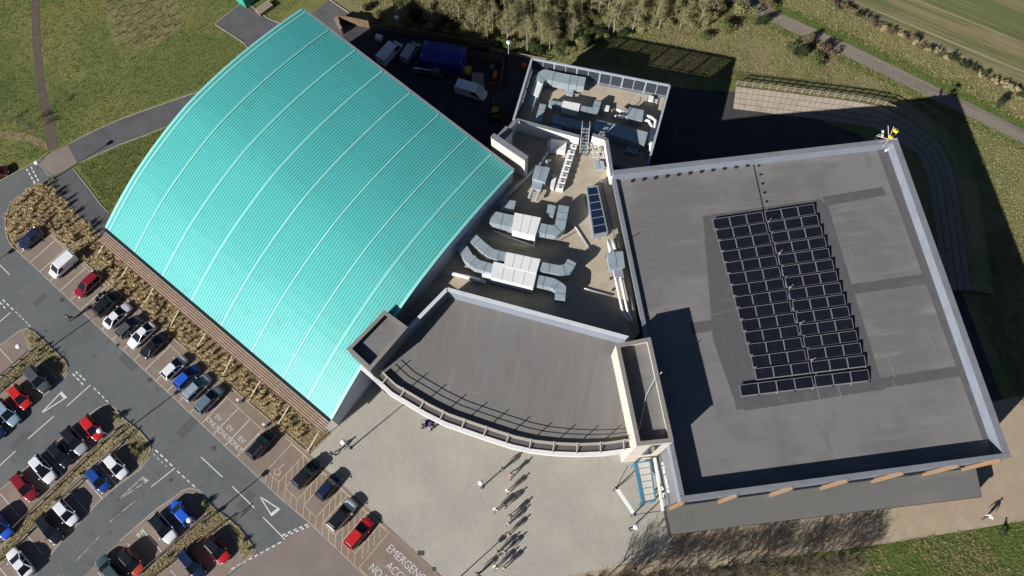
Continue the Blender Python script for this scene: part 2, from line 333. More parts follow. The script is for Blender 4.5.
sD = KS(306.5, 474)[0]
# disabled bays with hatched margins
BAYC = [KS(u, v)[0] for u, v in ((281, 461), (306.5, 477), (325, 491), (343, 513), (358.5, 531))]
BAYC = [BAYC[1] + (i - 1) * 3.62 for i in range(5)]
def boxline(s0, s1, t0, t1):
    for a, b in (((s0, t0), (s1, t0)), ((s0, t0), (s0, t1)), ((s1, t0), (s1, t1)), ((s0, t1), (s1, t1))): line(KP(*a), KP(*b), .1, 'cream_paint', bays_o, 'bay_line')
for k, c in enumerate(BAYC):
    boxline(c - 1.2, c + 1.2, 1.35, 6.1)
    for j in range(5):       # hatch in the side margin
        t0 = 1.35 + j * 1.15
        line(KP(c + 2.42, t0), KP(c + 1.2, min(t0 + 1.47, 6.1)), .09, 'cream_paint', bays_o, 'hatch_line', zmk + .004)
    for j in range(3): line(KP(c - .2 + j * 1.2, .12), KP(c - 1.2 + j * 1.2, 1.33), .09, 'cream_paint', bays_o, 'hatch_line', zmk + .004)
line(KP(BAYC[0] - 2.5, 6.2), KP(BAYC[-1] + 14, 6.2), .12, 'cream_paint', bays_o, 'bay_line')
# wheelchair mark in the empty bay
q = Vector(KP(BAYC[0], 2.2)); ring = MB()
for k in range(14):
    a0 = KANG + 2.4 + k * .3; a1 = a0 + .3
    ring.sheet([(q.x + r_ * math.cos(a), q.y + r_ * math.sin(a)) for r_, a in ((.5, a0), (.5, a1), (.38, a1), (.38, a0))], zmk)
def rr(s, t): return (q.x + KA.x * s + KN.x * t, q.y + KA.y * s + KN.y * t)
ring.sheet([rr(-.12, .25), rr(.0, .25), rr(.0, .95), rr(-.12, .95)], zmk + .003); ring.sheet([rr(-.1, .25), rr(.45, .25), rr(.45, .36), rr(-.1, .36)], zmk + .006)
ring.sheet([rr(.38, .3), rr(.48, .3), rr(.68, -.3), rr(.58, -.34)], zmk + .009); ring.sheet([rr(-.16, 1.02), rr(.04, 1.02), rr(.04, 1.22), rr(-.16, 1.22)], zmk)
ring.build('wheelchair_mark', 'cream_paint', bays_o)
sE, tE = KS(390, 531)
boxline(sE, sE + 13.0, .35, 6.15)
text('EMERGENCY', sE + 4.8, 4.25, 1.08, 'white_paint', bays_o, .86); text('ACCESS', sE + 4.8, 2.6, 1.08, 'white_paint', bays_o, .86); text('NO PARKING', sE + 4.7, 1.0, 1.08, 'white_paint', bays_o, .82)
# bay lines in the left lot: perpendicular to the aisles
la, ln = Vector((math.cos(LOT), math.sin(LOT))), Vector((math.sin(LOT), -math.cos(LOT)))
def lot_lines(p, n0, n1, length, pitch=2.42, side=1):
    o = Vector(P2(*p))
    for i in range(n0, n1): a = o + la * (i * pitch); line(a, a + ln * (length * side), .09, 'white_paint', car_park, 'bay_line', .0145)
lot_lines((16.5, 367.5), -5, 1, 4.3, side=-1); lot_lines((25, 372), -5, 2, 4.2); lot_lines((92, 449), -8, 2, 4.2, side=-1)
lot_lines((103, 499.5), -7, 2, 4.2, side=-1); lot_lines((147, 566), -4, 4, 4.2, side=-1); lot_lines((185, 556), -4, 2, 4.3)
q = P2(141, 533); mk = MB()
for dx, dy, sx, sy in ((-.5, 0, .1, .62), (-.25, 0, .1, .62), (-.38, .05, .2, .1), (.1, 0, .1, .62), (.42, 0, .1, .62), (.26, 0, .26, .1)):
    c = Vector(q) + la * dx + Vector((-la.y, la.x)) * dy; mk.box((c.x, c.y, zmk), (sx, sy, .002), LOT)
mk.build('lettering', 'white_paint', car_park)
# covers and small patch repairs in the road
for (u, v, r_) in ((150, 380, .38), (118, 345, .3), (214, 448, .33), (95, 462, .3), (171, 480, .28), (62, 300, .35), (120, 470, .3)):
    q = P2(u, v); MB().prism([(q[0] + r_ * math.cos(k * math.pi / 6), q[1] + r_ * math.sin(k * math.pi / 6)) for k in range(12)], .001, .012).build('manhole_cover', mat('iron', (.06, .058, .05), .7), car_park)
mat('patch', (.092, .097, .098), .93, noise=[((.076, .08, .082), 1.1, .45, .7)])
for (u, v, sx, sy, rz) in ((128, 362, 3.2, 1.1, KANG), (190, 425, 1.4, 4.0, KANG), (40, 300, 2.2, 1.0, LOT), (246, 500, 1.2, 2.6, KANG), (20, 440, 3.0, .9, LOT), (120, 512, 2.4, 1.0, LOT)):
    q = P2(u, v); c_, s_ = math.cos(rz), math.sin(rz); MB().sheet([(q[0] + x * c_ - y * s_, q[1] + x * s_ + y * c_) for x, y in ((-sx / 2, -sy / 2), (sx / 2, -sy / 2), (sx / 2, sy / 2), (-sx / 2, sy / 2))], .004).build('patch_repair', 'patch', car_park)
# slots / gullies / covers
for (u, v, sx, sy, rz) in ((421, 553, .9, .6, .9), (434, 569, .5, .5, .9)):
    MB().prism([(P2(u, v)[0] + x, P2(u, v)[1] + y) for x, y in ((-sx / 2, -sy / 2), (sx / 2, -sy / 2), (sx / 2, sy / 2), (-sx / 2, sy / 2))], .0, .02).build('drain_cover', mat('iron', (.06, .058, .05), .7), bpy.data.objects['plaza'])
# ------------------------------------------------------------------ buildings
def seam_roof_mat():
    m = mat('teal_roof', (0.05, 0.355, 0.335), 0.5, noise=[((0.06, 0.39, 0.365), .08, .4, .65), ((0.055, 0.29, 0.265), .5, .54, .78, (50.5, 5)), ((0.13, 0.32, 0.28), 1.6, .6, .85), ((.04, .22, .2), .22, .62, .74)], spec=.35)
    t = m.node_tree; n = t.nodes; l = t.links; b = n['Principled BSDF']; src = b.inputs['Base Color'].links[0].from_socket     # lichen and dirt gathering towards the south-east verge
    geo = n.new('ShaderNodeNewGeometry'); dp_ = n.new('ShaderNodeVectorMath'); dp_.operation = 'DOT_PRODUCT'; l.new(geo.outputs['Position'], dp_.inputs[0]); ed = (Vector(P2(331, 419, 4.5)) - Vector(P2(106, 228, 4.5))).normalized(); dp_.inputs[1].default_value = (ed.x, ed.y, 0)
    e1 = Vector(P2(440, 280, 12)).dot(ed); mr = n.new('ShaderNodeMapRange'); mr.inputs[1].default_value = e1 - 13; mr.inputs[2].default_value = e1 + 1; l.new(dp_.outputs['Value'], mr.inputs[0])
    nz = n.new('ShaderNodeTexNoise'); nz.inputs['Scale'].default_value = .35; nz.inputs['Detail'].default_value = 8; nz.inputs['Roughness'].default_value = .7; l.new(geo.outputs['Position'], nz.inputs[0])
    m2 = n.new('ShaderNodeMapRange'); m2.inputs[1].default_value = .42; m2.inputs[2].default_value = .72; l.new(nz.outputs[0], m2.inputs[0])
    mu = n.new('ShaderNodeMath'); mu.operation = 'MULTIPLY'; l.new(mr.outputs[0], mu.inputs[0]); l.new(m2.outputs[0], mu.inputs[1])
    mx = n.new('ShaderNodeMix'); mx.data_type = 'RGBA'; l.new(mu.outputs[0], mx.inputs[0]); l.new(src, mx.inputs[6]); mx.inputs[7].default_value = (.15, .27, .19, 1); l.new(mx.outputs[2], b.inputs['Base Color'])
    return m
seam_roof_mat()
mat('teal_seam', (0.1, 0.45, 0.425), 0.5, noise=[((0.085, 0.41, 0.385), .6, .5, .8)], spec=.35)
mat('teal_trim', (0.24, 0.58, 0.53), 0.5)
mat('cream_wall', (0.56, 0.505, 0.44), 0.85, noise=[((0.49, 0.435, 0.375), .5, .45, .75)])
mat('white_wall', (0.7, 0.69, 0.66), 0.7, noise=[((0.58, 0.57, 0.55), .7, .5, .8)])
mat('grey_clad', (0.17, 0.172, 0.18), 0.6, noise=[((0.145, 0.147, 0.152), .35, .45, .7)])
mat('blue_clad', (0.21, 0.235, 0.28), 0.5, noise=[((0.18, 0.2, 0.24), .4, .45, .7)])
mat('coping', (0.19, 0.2, 0.22), 0.5, noise=[((0.155, 0.165, 0.18), .5, .45, .75)])
mat('pale_coping', (0.56, 0.58, 0.6), 0.5, noise=[((0.44, 0.46, 0.48), .6, .5, .8)])
mat('rail_tan', (.36, .325, .28), .6)
mat('taupe_coping', (0.235, 0.212, 0.195), 0.7, noise=[((0.195, 0.175, 0.16), .6, .45, .75)])
mat('deck_grey', (0.172, 0.168, 0.163), 0.9, noise=[((0.14, 0.136, 0.132), .07, .44, .56), ((0.205, 0.193, 0.178), .9, .5, .8, (7.3, 7)), ((0.155, 0.148, 0.14), 2.2, .52, .85, (7.3, 4)), ((0.14, 0.135, 0.131), .4, .57, .72, (97, 3)), ((.2, .19, .176), .55, .57, .72, (7.3, 9)), ((.135, .13, .125), 1.4, .62, .78)], bump=(1.2, .15, .03))
mat('deck_foyer', (0.174, 0.168, 0.159), 0.9, noise=[((0.165, 0.152, 0.138), .22, .42, .64, (80, 5)), ((0.215, 0.2, 0.182), 1.1, .5, .8, (80, 8)), ((0.14, 0.131, 0.124), .5, .57, .75, (80, 3)), ((.145, .136, .128), 1.5, .6, .78)], bump=(1.2, .15, .03))
mat('deck_dark', (0.088, 0.085, 0.088), 0.9, noise=[((0.112, 0.107, 0.103), .7, .45, .75)])
mat('deck_tan', (0.39, 0.335, 0.25), 0.92, noise=[((0.33, 0.285, 0.215), .5, .45, .7), ((0.44, 0.385, 0.295), 1.4, .52, .8), ((0.2, 0.17, 0.13), .9, .6, .8)], bump=(2, .2, .02))
mat('dark_glass', (0.012, 0.016, 0.025), 0.2, spec=.5)
mat('black_panel', (0.016, 0.018, 0.022), 0.5)
mat('timber_brown', (0.2, 0.105, 0.08), 0.75, noise=[((0.15, 0.08, 0.062), .5, .45, .7)])
mat('timber_orange', (0.27, 0.145, 0.075), 0.7, noise=[((0.23, 0.165, 0.11), .2, .42, .55)])
mat('cream_steel', (0.55, 0.46, 0.35), 0.5)
mat('dark_steel', (0.035, 0.036, 0.04), 0.5)
mat('white_metal', (0.72, 0.73, 0.74), 0.45)
mat('galv', (0.33, 0.36, 0.39), 0.5, .35)
mat('blue_steel', (0.045, 0.19, 0.3), 0.4)
def ring_wall(mb, poly, t, z0, z1):        # closed parapet of thickness t inside a convex polygon
    a = sum(poly[i][0] * poly[(i + 1) % len(poly)][1] - poly[(i + 1) % len(poly)][0] * poly[i][1] for i in range(len(poly)))
    if a < 0: poly = poly[::-1]
    n = len(poly); inn = inset(poly, t); vs = []
    for i in range(n): vs += [(*poly[i], z0), (*poly[i], z1), (*inn[i], z1), (*inn[i], z0)]
    fs = []
    for i in range(n):
        j = (i + 1) % n
        for k in range(4): fs.append((4 * i + k, 4 * j + k, 4 * j + (k + 1) % 4, 4 * i + (k + 1) % 4))
    mb.add(vs, fs); return inn
def inset(poly, t):
    a = sum(poly[i][0] * poly[(i + 1) % len(poly)][1] - poly[(i + 1) % len(poly)][0] * poly[i][1] for i in range(len(poly)))
    s = 1 if a > 0 else -1; n = len(poly); out = []
    for i in range(n):
        p0, p1, p2 = Vector(poly[i - 1]), Vector(poly[i]), Vector(poly[(i + 1) % n])
        d1 = (p1 - p0).normalized(); d2 = (p2 - p1).normalized(); n1 = Vector((-d1.y, d1.x)) * s; n2 = Vector((-d2.y, d2.x)) * s
        b = (n1 + n2); k = t / max(.3, (1 + n1.dot(n2))); q = p1 + b * k; out.append((q.x, q.y))
    return out
def wallbar(a, b, t, z0, z1, name, m, par):          # upright wall slab centred on a-b
    mb = MB(); a = Vector(a[:2]); b = Vector(b[:2]); tt = (b - a).normalized(); nn = Vector((-tt.y, tt.x)) * t / 2
    mb.prism([tuple(a + nn), tuple(b + nn), tuple(b - nn), tuple(a - nn)], z0, z1); return mb.build(name, m, par)
# ---- sports hall with the curved teal roof
Z0, ZN = 4.5, 12.0
A0, A1 = Vector(P2(106, 228, Z0)), Vector(P2(302, 9.5, ZN))       # north-west verge, low eave to high eave
B0, B1 = Vector(P2(331, 419, Z0)), Vector(P2(513, 171, ZN))       # south-east verge
PROF = [(0, 4.5), (.1, 7.05), (.2, 9.2), (.32, 11.1), (.45, 12.6), (.55, 13.15), (.66, 13.35), (.78, 13.15), (.89, 12.7), (1, 12.0)]
def zprof(s):
    n = len(PROF)
    for i in range(n - 1):
        if s <= PROF[i + 1][0] or i == n - 2:
            x0, y0 = PROF[i]; x1, y1 = PROF[i + 1]
            m0 = (y1 - PROF[max(i - 1, 0)][1]) / (x1 - PROF[max(i - 1, 0)][0]); m1 = (PROF[min(i + 2, n - 1)][1] - y0) / (PROF[min(i + 2, n - 1)][0] - x0)
            h = x1 - x0; t = (s - x0) / h
            return (2 * t**3 - 3 * t**2 + 1) * y0 + (t**3 - 2 * t**2 + t) * h * m0 + (-2 * t**3 + 3 * t**2) * y1 + (t**3 - t**2) * h * m1
def roofp(e, s, dz=0.0):
    q = A0.lerp(A1, s).lerp(B0.lerp(B1, s), e); return Vector((q.x, q.y, zprof(s) + dz))
hall = thing('sports_hall', 'large hall with a curved turquoise standing seam metal roof', 'building', (*A0.lerp(B1, .5), 0))
NS = 28
def loft(rows, mb):
    n = len(rows[0]); vs = [p for r_ in rows for p in r_]; fs = []
    for i in range(len(rows) - 1):
        for k in range(n - 1): fs.append((i * n + k, i * n + k + 1, (i + 1) * n + k + 1, (i + 1) * n + k))
    mb.add(vs, fs)
mb = MB()
for dz in (0, -.35):
    rows = [[roofp(e, s / NS, dz) for s in range(NS + 1)] for e in (0, .25, .5, .75, 1)]
    if dz: rows = rows[::-1]
    loft(rows, mb)
for e in (0, 1): loft([[roofp(e, s / NS, dz) for s in range(NS + 1)] for dz in ((0, -.35) if e == 0 else (-.35, 0))], mb)
for s in (0, 1): loft([[roofp(e / 4, s, dz) for e in range(5)] for dz in ((-.35, 0) if s == 0 else (0, -.35))], mb)
roof = mb.build('roof', 'teal_roof', hall)
def roof_strip(e, wd, ht, mb, n=NS, dz=0.0):
    L = 45.0; rows = []
    for off, h in ((-wd / 2, 0), (-wd / 2, ht), (wd / 2, ht), (wd / 2, 0)): rows.append([roofp(e + off / L, s / n, dz + h) for s in range(n + 1)])
    loft(rows, mb)
mb = MB(); ns = 104
for i in range(ns): roof_strip((i + .5) / ns, .2, .07, mb, 22, -.012)
tag(mb.build('standing_seam', 'teal_seam', roof), kind='stuff')
for e in (.018, .138, .271, .404, .537, .67, .803, .905):
    mb = MB(); roof_strip(e, .24, .14, mb, NS, -.015); mb.build('ridge_cap', 'teal_trim', roof)
for e in (0.0, 1.0): mb = MB(); roof_strip(e, .36, .16, mb, NS, -.06); mb.build('verge_trim', 'teal_trim', roof)
def eave(s, name, m, out, wd, dz):
    a, b = roofp(0, s), roofp(1, s); t = (b - a).normalized(); nn = Vector((t.y, -t.x, 0)) * (1 if s == 0 else -1)
    mb = MB(); mb.bar(a + nn * out + Vector((0, 0, dz)), b + nn * out + Vector((0, 0, dz)), wd, .3); return mb.build(name, m, roof)
eave(0, 'gutter', 'black_panel', .22, .42, -.2); eave(1, 'gutter', 'coping', .2, .38, -.1)
def gable(e, name, m, ins):
    mb = MB(); q0 = [roofp(e, s / NS, -.3) for s in range(NS + 1)]; dirv = (roofp(.5, .5) - roofp(e, .5)); dirv.z = 0; dirv.normalize()
    q0 = [p + dirv * ins for p in q0]; lo = [Vector((p.x, p.y, -.02)) for p in q0]
    q1 = [p + dirv * .3 for p in q0]; l1 = [Vector((p.x, p.y, -.02)) for p in q1]
    loft([lo, q0], mb); loft([q1, l1], mb); loft([[lo[0], l1[0]], [q0[0], q1[0]]], mb); loft([[lo[-1], l1[-1]], [q0[-1], q1[-1]]], mb)
    return mb.build(name, m, hall)
gable(0, 'wall', 'grey_clad', .5); gable(1, 'wall', mat('gable_clad', (.42, .46, .53), .55, noise=[((.34, .38, .45), .4, .45, .7)]), .02)
for s, ins, m in ((0, .8, 'grey_clad'), (1, .5, 'grey_clad')):
    a, b = roofp(.01, s), roofp(.99, s); t = (b - a).normalized(); nn = Vector((-t.y, t.x, 0)) * (1 if s == 0 else -1)
    wallbar(a + nn * ins, b + nn * ins, .3, -.02, (Z0 if s == 0 else ZN) - .4, 'wall', m, hall)
# slatted sunshade along the low eave on raking props
t = (B0 - A0).normalized(); nout = Vector((t.y, -t.x))
canopy_z = 3.9
sun = thing('sunshade', 'brown slatted sunshade along the low side of the turquoise hall on cream props', 'sunshade', (*A0.lerp(B0, .5), 0))
for i in range(6):
    off = .42 + i * .33; z = canopy_z - i * .07; a = A0 + nout * off; b = B0 + nout * off
    mb = MB(); mb.bar((a.x, a.y, z), (b.x, b.y, z), .18, .07); mb.build('slat', 'timber_brown' if i else 'coping', sun)
    if i:
        mb = MB(); mb.bar((*(a - nout * .165), z + .06), (*(b - nout * .165), z + .06), .085, .06); mb.build('fillet', 'cream_steel', sun)
for (u, v), (u2, v2) in zip(((104.7, 243), (129, 264.6), (154, 287), (179, 309.7), (206, 332), (232, 356.6), (260, 381), (288, 408), (318, 433)), ((96, 258), (120, 279.5), (143, 306), (170, 327), (195.6, 349.5), (220.5, 380), (249, 400), (278, 424), (308, 450.6))):
    top = P(u, v, canopy_z - .5); ft = P(u2, v2, 0.0); mb = MB(); mb.tube([ft, top], .06, 6); mb.build('prop', 'cream_steel', sun)
    k = Vector((top.x, top.y)) - nout * 2.0; mb = MB(); mb.bar((k.x, k.y, canopy_z - .25), (top.x, top.y, canopy_z - .48), .1, .16); mb.build('bracket', 'cream_steel', sun)
    mb = MB(); mb.box((ft.x, ft.y, .08), (.45, .45, .16), KANG); mb.build('footing', 'kerb', sun)
# ---- main block with the solar panels
TOP, DECK = 12.0, 10.2
Mq = px((613, 170.5), (897, 138), (1011, 457), (681.5, 501), z=TOP)
main = thing('main_block', 'big flat roofed block with grey parapets carrying the solar panels', 'building', (*(Vector(Mq[0]) + Vector(Mq[2])) / 2, 0))
wl = inset(Mq, .25)
def wallpoly(poly, z0, z1, name, m, par): mb = MB(); ring_wall(mb, poly, .3, z0, z1); return mb.build(name, m, par)
wallpoly(wl, -.02, DECK - .05, 'wall', 'grey_clad', main)
MB().prism(inset(Mq, .5), DECK - .3, DECK).build('roof_deck', 'deck_grey', main)
deck = [o for o in main.children if o.name.startswith('roof_deck')][0]
nwp, nep, sep, swp = Mq
tm = .545                                                          # where the tall parapet starts on the west side
wmid = tuple(Vector(nwp).lerp(Vector(swp), tm))
cen = Vector((sum(p[0] for p in Mq) / 4, sum(p[1] for p in Mq) / 4))
def parapet(a, b, h, t=.46, ext=0):
    a = Vector(a); b = Vector(b); tt = (b - a).normalized(); nn = Vector((-tt.y, tt.x))
    if (cen - a).dot(nn) < 0: nn = -nn
    a2, b2 = a - tt * 0, b + tt * 0
    mb = MB(); mb.prism([tuple(a + nn * .03), tuple(b + nn * .03), tuple(b + nn * (t - .03)), tuple(a + nn * (t - .03))], DECK - .45, DECK + h - .1)
    mb2 = MB(); mb2.prism([tuple(a + nn * (t - .03)), tuple(b + nn * (t - .03)), tuple(b + nn * (t + .06)), tuple(a + nn * (t + .06))], DECK + .003, DECK + h - .1)
    mb.build('parapet', 'blue_clad', main); mb2.build('parapet_lining', 'blue_clad', main)
    mb = MB(); mb.prism([tuple(a - nn * .05), tuple(b - nn * .05), tuple(b + nn * (t + .1)), tuple(a + nn * (t + .1))], DECK + h - .1, DECK + h); return mb.build('coping', 'coping', main)
parapet(nwp, nep, 1.78, .6); parapet(nep, sep, 1.81, .75); parapet(sep, swp, 1.84); parapet(swp, wmid, 1.8, .4); parapet(wmid, nwp, .42, .4)
# dark strips of roof mat, seams and outlets on the deck
def mat_px(pts, name='roof_mat', m='deck_dark', dz=.006): return MB().sheet(px(*pts, z=DECK + dz), DECK + dz).build(name, m, deck)
mat_px(((703, 216), (820, 199), (828, 206), (882, 384), (736, 410), (735, 402), (713, 340)))
mat_px(((882, 187), (822, 197), (826, 206), (887, 195)), dz=.01); mat_px(((877, 150), (889, 149), (996, 438), (983, 440)), dz=.014)
mat_px(((880, 378), (958, 366), (962, 376), (884, 388)), dz=.01); mat_px(((838, 286), (931, 273), (934, 283), (842, 296)), dz=.01)
mat_px(((690, 323), (714, 320), (717, 330), (692, 334)), dz=.01); mat_px(((740, 400), (884, 380), (886, 389), (744, 411)), dz=.018)
mat('seam_line', (0.235, 0.225, 0.21), .9)
for a, b, wd, m in (((752, 158), (764, 212), .16, 'black_panel'), ((817, 389), (835, 452), .1, 'seam_line'), ((838, 386), (856, 448), .1, 'seam_line'), ((893, 380), (905, 415), .08, 'seam_line'), ((929, 336), (938, 356), .1, 'seam_line'),
                    ((888, 358), (895, 377), .12, 'seam_line'), ((848, 246), (854, 263), .12, 'seam_line'), ((700, 318), (737, 309), .05, 'seam_line'), ((946, 392), (952, 408), .07, 'seam_line'), ((640, 300), (660, 297), .05, 'seam_line')):
    line(P2(*a, DECK), P2(*b, DECK), wd, m, deck, 'roof_seam', DECK + .022)
for i in range(11):
    u = 632 + i * 11.5; p = P(u, 181.5 - i * 1.55, DECK); MB().box((p.x, p.y, DECK + .12), (.35, .35, .24), R(7)).build('roof_outlet', 'black_panel', deck)
for i in range(5): p = P(757 + i * 1.9, 166 + i * 9, DECK); MB().box((p.x + .2, p.y, DECK + .08), (.3, .2, .12)).build('cable_support', 'black_panel', deck)
# welded laps between the membrane sheets
mat('lap', (.205, .195, .182), .9, noise=[((.16, .152, .143), .5, .45, .65)])
mdir = (Vector(nep) - Vector(nwp)).normalized(); mdn = Vector((mdir.y, -mdir.x)); mw_, mh_ = (Vector(nep) - Vector(nwp)).length, (Vector(swp) - Vector(nwp)).length
rl_ = random.Random(21)
for i in range(1, 21):
    a = Vector(nwp) + mdn * (i * mh_ / 21) + mdir * .9; b = a + mdir * (mw_ - 1.9); wv = rl_.uniform(.03, .06)
    MB().prism([tuple(a), tuple(b), tuple(b + mdn * wv), tuple(a + mdn * wv)], DECK + .001, DECK + .005).build('membrane_lap', 'lap', deck)
    for k in range(2):
        c = a + mdir * rl_.uniform(3, mw_ - 5); d2 = c + mdn * (mh_ / 21 - .08); MB().prism([tuple(c), tuple(d2), tuple(d2 + mdir * .07), tuple(c + mdir * .07)], DECK + .001, DECK + .0045).build('membrane_lap', 'lap', deck)
# south side: timber fins and the low roof in front of them
fin_top = ((684, 505.8), (737.5, 499.7), (793, 492), (848.4, 485.5), (904, 478), (959.7, 471), (1002, 465))
sdir = (Vector(sep) - Vector(swp)).normalized(); sn = Vector((sdir.y, -sdir.x)); sn = sn if sn.y < 0 else -sn
for u, v in fin_top:
    p = Vector(P2(u, v, 11.0)); k = (p - Vector(swp)).dot(sdir); c = Vector(swp) + sdir * k + sn * .12
    mb = MB(); mb.box((c.x, c.y, 6.75), (.2, .5, 8.7), math.atan2(sdir.y, sdir.x)); mb.build('fin', 'timber_orange', main)
for i in range(len(fin_top) - 1):
    a, b = [Vector(swp) + sdir * ((Vector(P2(*fin_top[k], 11.0)) - Vector(swp)).dot(sdir) + (.5 if k == i else -.5)) - sn * .14 for k in (i, i + 1)]
    wallbar(a, b, .3, 2.9, 4.1, 'glazing', 'dark_glass', main)
LOW = px((665, 506), (671, 535), (982.5, 497), (976, 467), z=2.4)
low = thing('low_roof', 'low grey flat roof with black edge projecting below the timber fins', 'roof', (*(Vector(LOW[1]) + Vector(LOW[2])) / 2, 0))
lw = inset(LOW, .12); MB().prism(lw, -.02, 2.12).build('wall', 'black_panel', low); MB().prism(LOW, 2.1, 2.35).build('fascia', 'black_panel', low)
mat('low_deck', (0.135, 0.132, 0.125), .9, noise=[((0.165, 0.16, 0.15), .3, .45, .7, (7, 5)), ((0.11, 0.108, 0.104), 1.2, .55, .8)])
MB().prism(inset(LOW, .06), 2.34, 2.41).build('roof_deck', 'low_deck', low)
# sign lettering on the west wall: two lines of white letters, too small to read
Wa, Wb = wl[0], wl[3]
wd_ = (Vector(wl[3]) - Vector(wl[0])).normalized(); wn = Vector((wd_.y, -wd_.x)); wn = wn if wn.x < 0 else -wn
rs = random.Random(3)
for (p0, p1, n, hh) in (((662.6, 462.5), (668.9, 496.2), 15, 1.0), ((658.8, 467.5), (665.2, 497), 18, .85)):
    a = on_wall(*p0, Wa, Wb); b = on_wall(*p1, Wa, Wb); b.z = a.z
    for i in range(n):
        if rs.random() < .1: continue
        c = a.lerp(b, (i + .5) / n) + Vector((wn.x, wn.y, 0)) * .05; wdt = (b - a).length / n * .62; mb = MB(); h2 = hh * (1.25 if rs.random() < .3 else .85)
        up = Vector((0, 0, 1)); x = Vector((wd_.x, wd_.y, 0))
        mb.bar(c - x * wdt / 2 - up * hh / 2, c - x * wdt / 2 + up * (h2 - hh / 2), .17, .14, (wn.x, wn.y, 0))
        if rs.random() < .8: mb.bar(c - x * wdt / 2 + up * rs.uniform(-.2, .2), c + x * wdt / 2 + up * rs.uniform(-.2, .2), .17, .12, (wn.x, wn.y, 0))
        if rs.random() < .7: mb.bar(c + x * wdt / 2 - up * hh / 2, c + x * wdt / 2 + up * hh / 3, .17, .14, (wn.x, wn.y, 0))
        mb.build('sign_letter', 'white_metal', main)
# ---- entrance tower
TT = 14.3
Tq = px((615.5, 344), (650.5, 337), (674, 442), (637, 446), z=TT)
tower = thing('entrance_tower', 'narrow cream tower with sunken roof beside the entrance canopy', 'building', (*(Vector(Tq[0]) + Vector(Tq[2])) / 2, 0))
mb = MB(); ring_wall(mb, inset(Tq, .06), .3, -.02, TT - .1); mb.build('wall', 'cream_wall', tower)
mb = MB(); ring_wall(mb, Tq, .52, TT - .1, TT); mb.build('coping', 'taupe_coping', tower)
MB().prism(inset(Tq, .3), TT - 1.5, TT - 1.2).build('roof_deck', 'deck_grey', tower)
tw0, tw1 = inset(Tq, .06)[3], inset(Tq, .06)[2]; a = Vector(tw0).lerp(Vector(tw1), .42); b = Vector(tw0).lerp(Vector(tw1), .7); off = Vector((0, -.06))
wallbar(a + off, b + off, .1, 6.0, TT - 1.3, 'window', 'dark_glass', tower)
a = P(645, 392, TT - 1.2); mb = MB(); mb.tube([P(662, 372, TT), P(654, 380, TT - .6), P(646, 396, TT - 1.1), P(639, 430, TT - 1.1)], .05, 6); mb.build('cable', 'pale_coping', tower)
# ---- foyer wing: quarter-round flat roof
QD = 9.2
outer_px = ((376.7, 380.6), (391, 394), (409, 404.6), (424.6, 414), (445.4, 424.4), (466, 431.7), (487, 439), (512, 447), (532, 451.5), (554.5, 454), (579.5, 455), (604.5, 454), (631, 450.5))
outer = px(*outer_px, z=QD)
qNW, qNE = P2(447, 289, 11.9), P2(629, 338, 11.9); qW = P2(395, 342, 11.9)
QP = outer + [P2(634, 447, QD), P2(616, 352, QD)] + [qNE, qNW, qW]
foyer = thing('foyer_wing', 'quarter round flat grey roof with white curved edge facing the plaza', 'building', (*P2(515, 385, QD), 0))
MB().prism(QP, QD - .5, QD).build('roof_deck', 'deck_foyer', foyer)
fdeck = foyer.children[0]
# wall set back under the roof edge, in facets with glazing
orig_n = len(outer); back = offset_line(outer, 1.9)
mb = MB()
for i in range(orig_n - 1):
    wallbar(back[i], back[i + 1], .2, -.02, 1.0, 'plinth', 'cream_wall', foyer); wallbar(back[i], back[i + 1], .12, 1.0, 6.9, 'glazing', 'dark_glass', foyer); wallbar(back[i], back[i + 1], .24, 6.9, QD - .5, 'wall', 'cream_wall', foyer)
def ribbon(pts, w0, w1, z0, z1):
    a = offset_line(pts, w0); b = offset_line(pts, w1); n = len(pts); vs = []
    for i in range(n): vs += [(*a[i], z0), (*b[i], z0), (*b[i], z1), (*a[i], z1)]
    fs = [(0, 1, 2, 3), tuple(4 * (n - 1) + k for k in (3, 2, 1, 0))]
    for i in range(n - 1):
        for k in range(4): fs.append((4 * i + k, 4 * (i + 1) + k, 4 * (i + 1) + (k + 1) % 4, 4 * i + (k + 1) % 4))
    return MB().add(vs, fs)
ribbon(outer, -.22, .3, QD - .45, QD + .22).build('edge_fascia', 'white_wall', foyer)
MB().add(*(lambda m_: (m_.v, m_.f))(ribbon(outer, .3, 1.15, QD + .004, QD + .05))).build('gutter_lining', 'deck_dark', fdeck)
ribbon(outer, 1.15, 1.33, QD + .003, QD + .55).build('upstand', 'rail_tan', foyer)
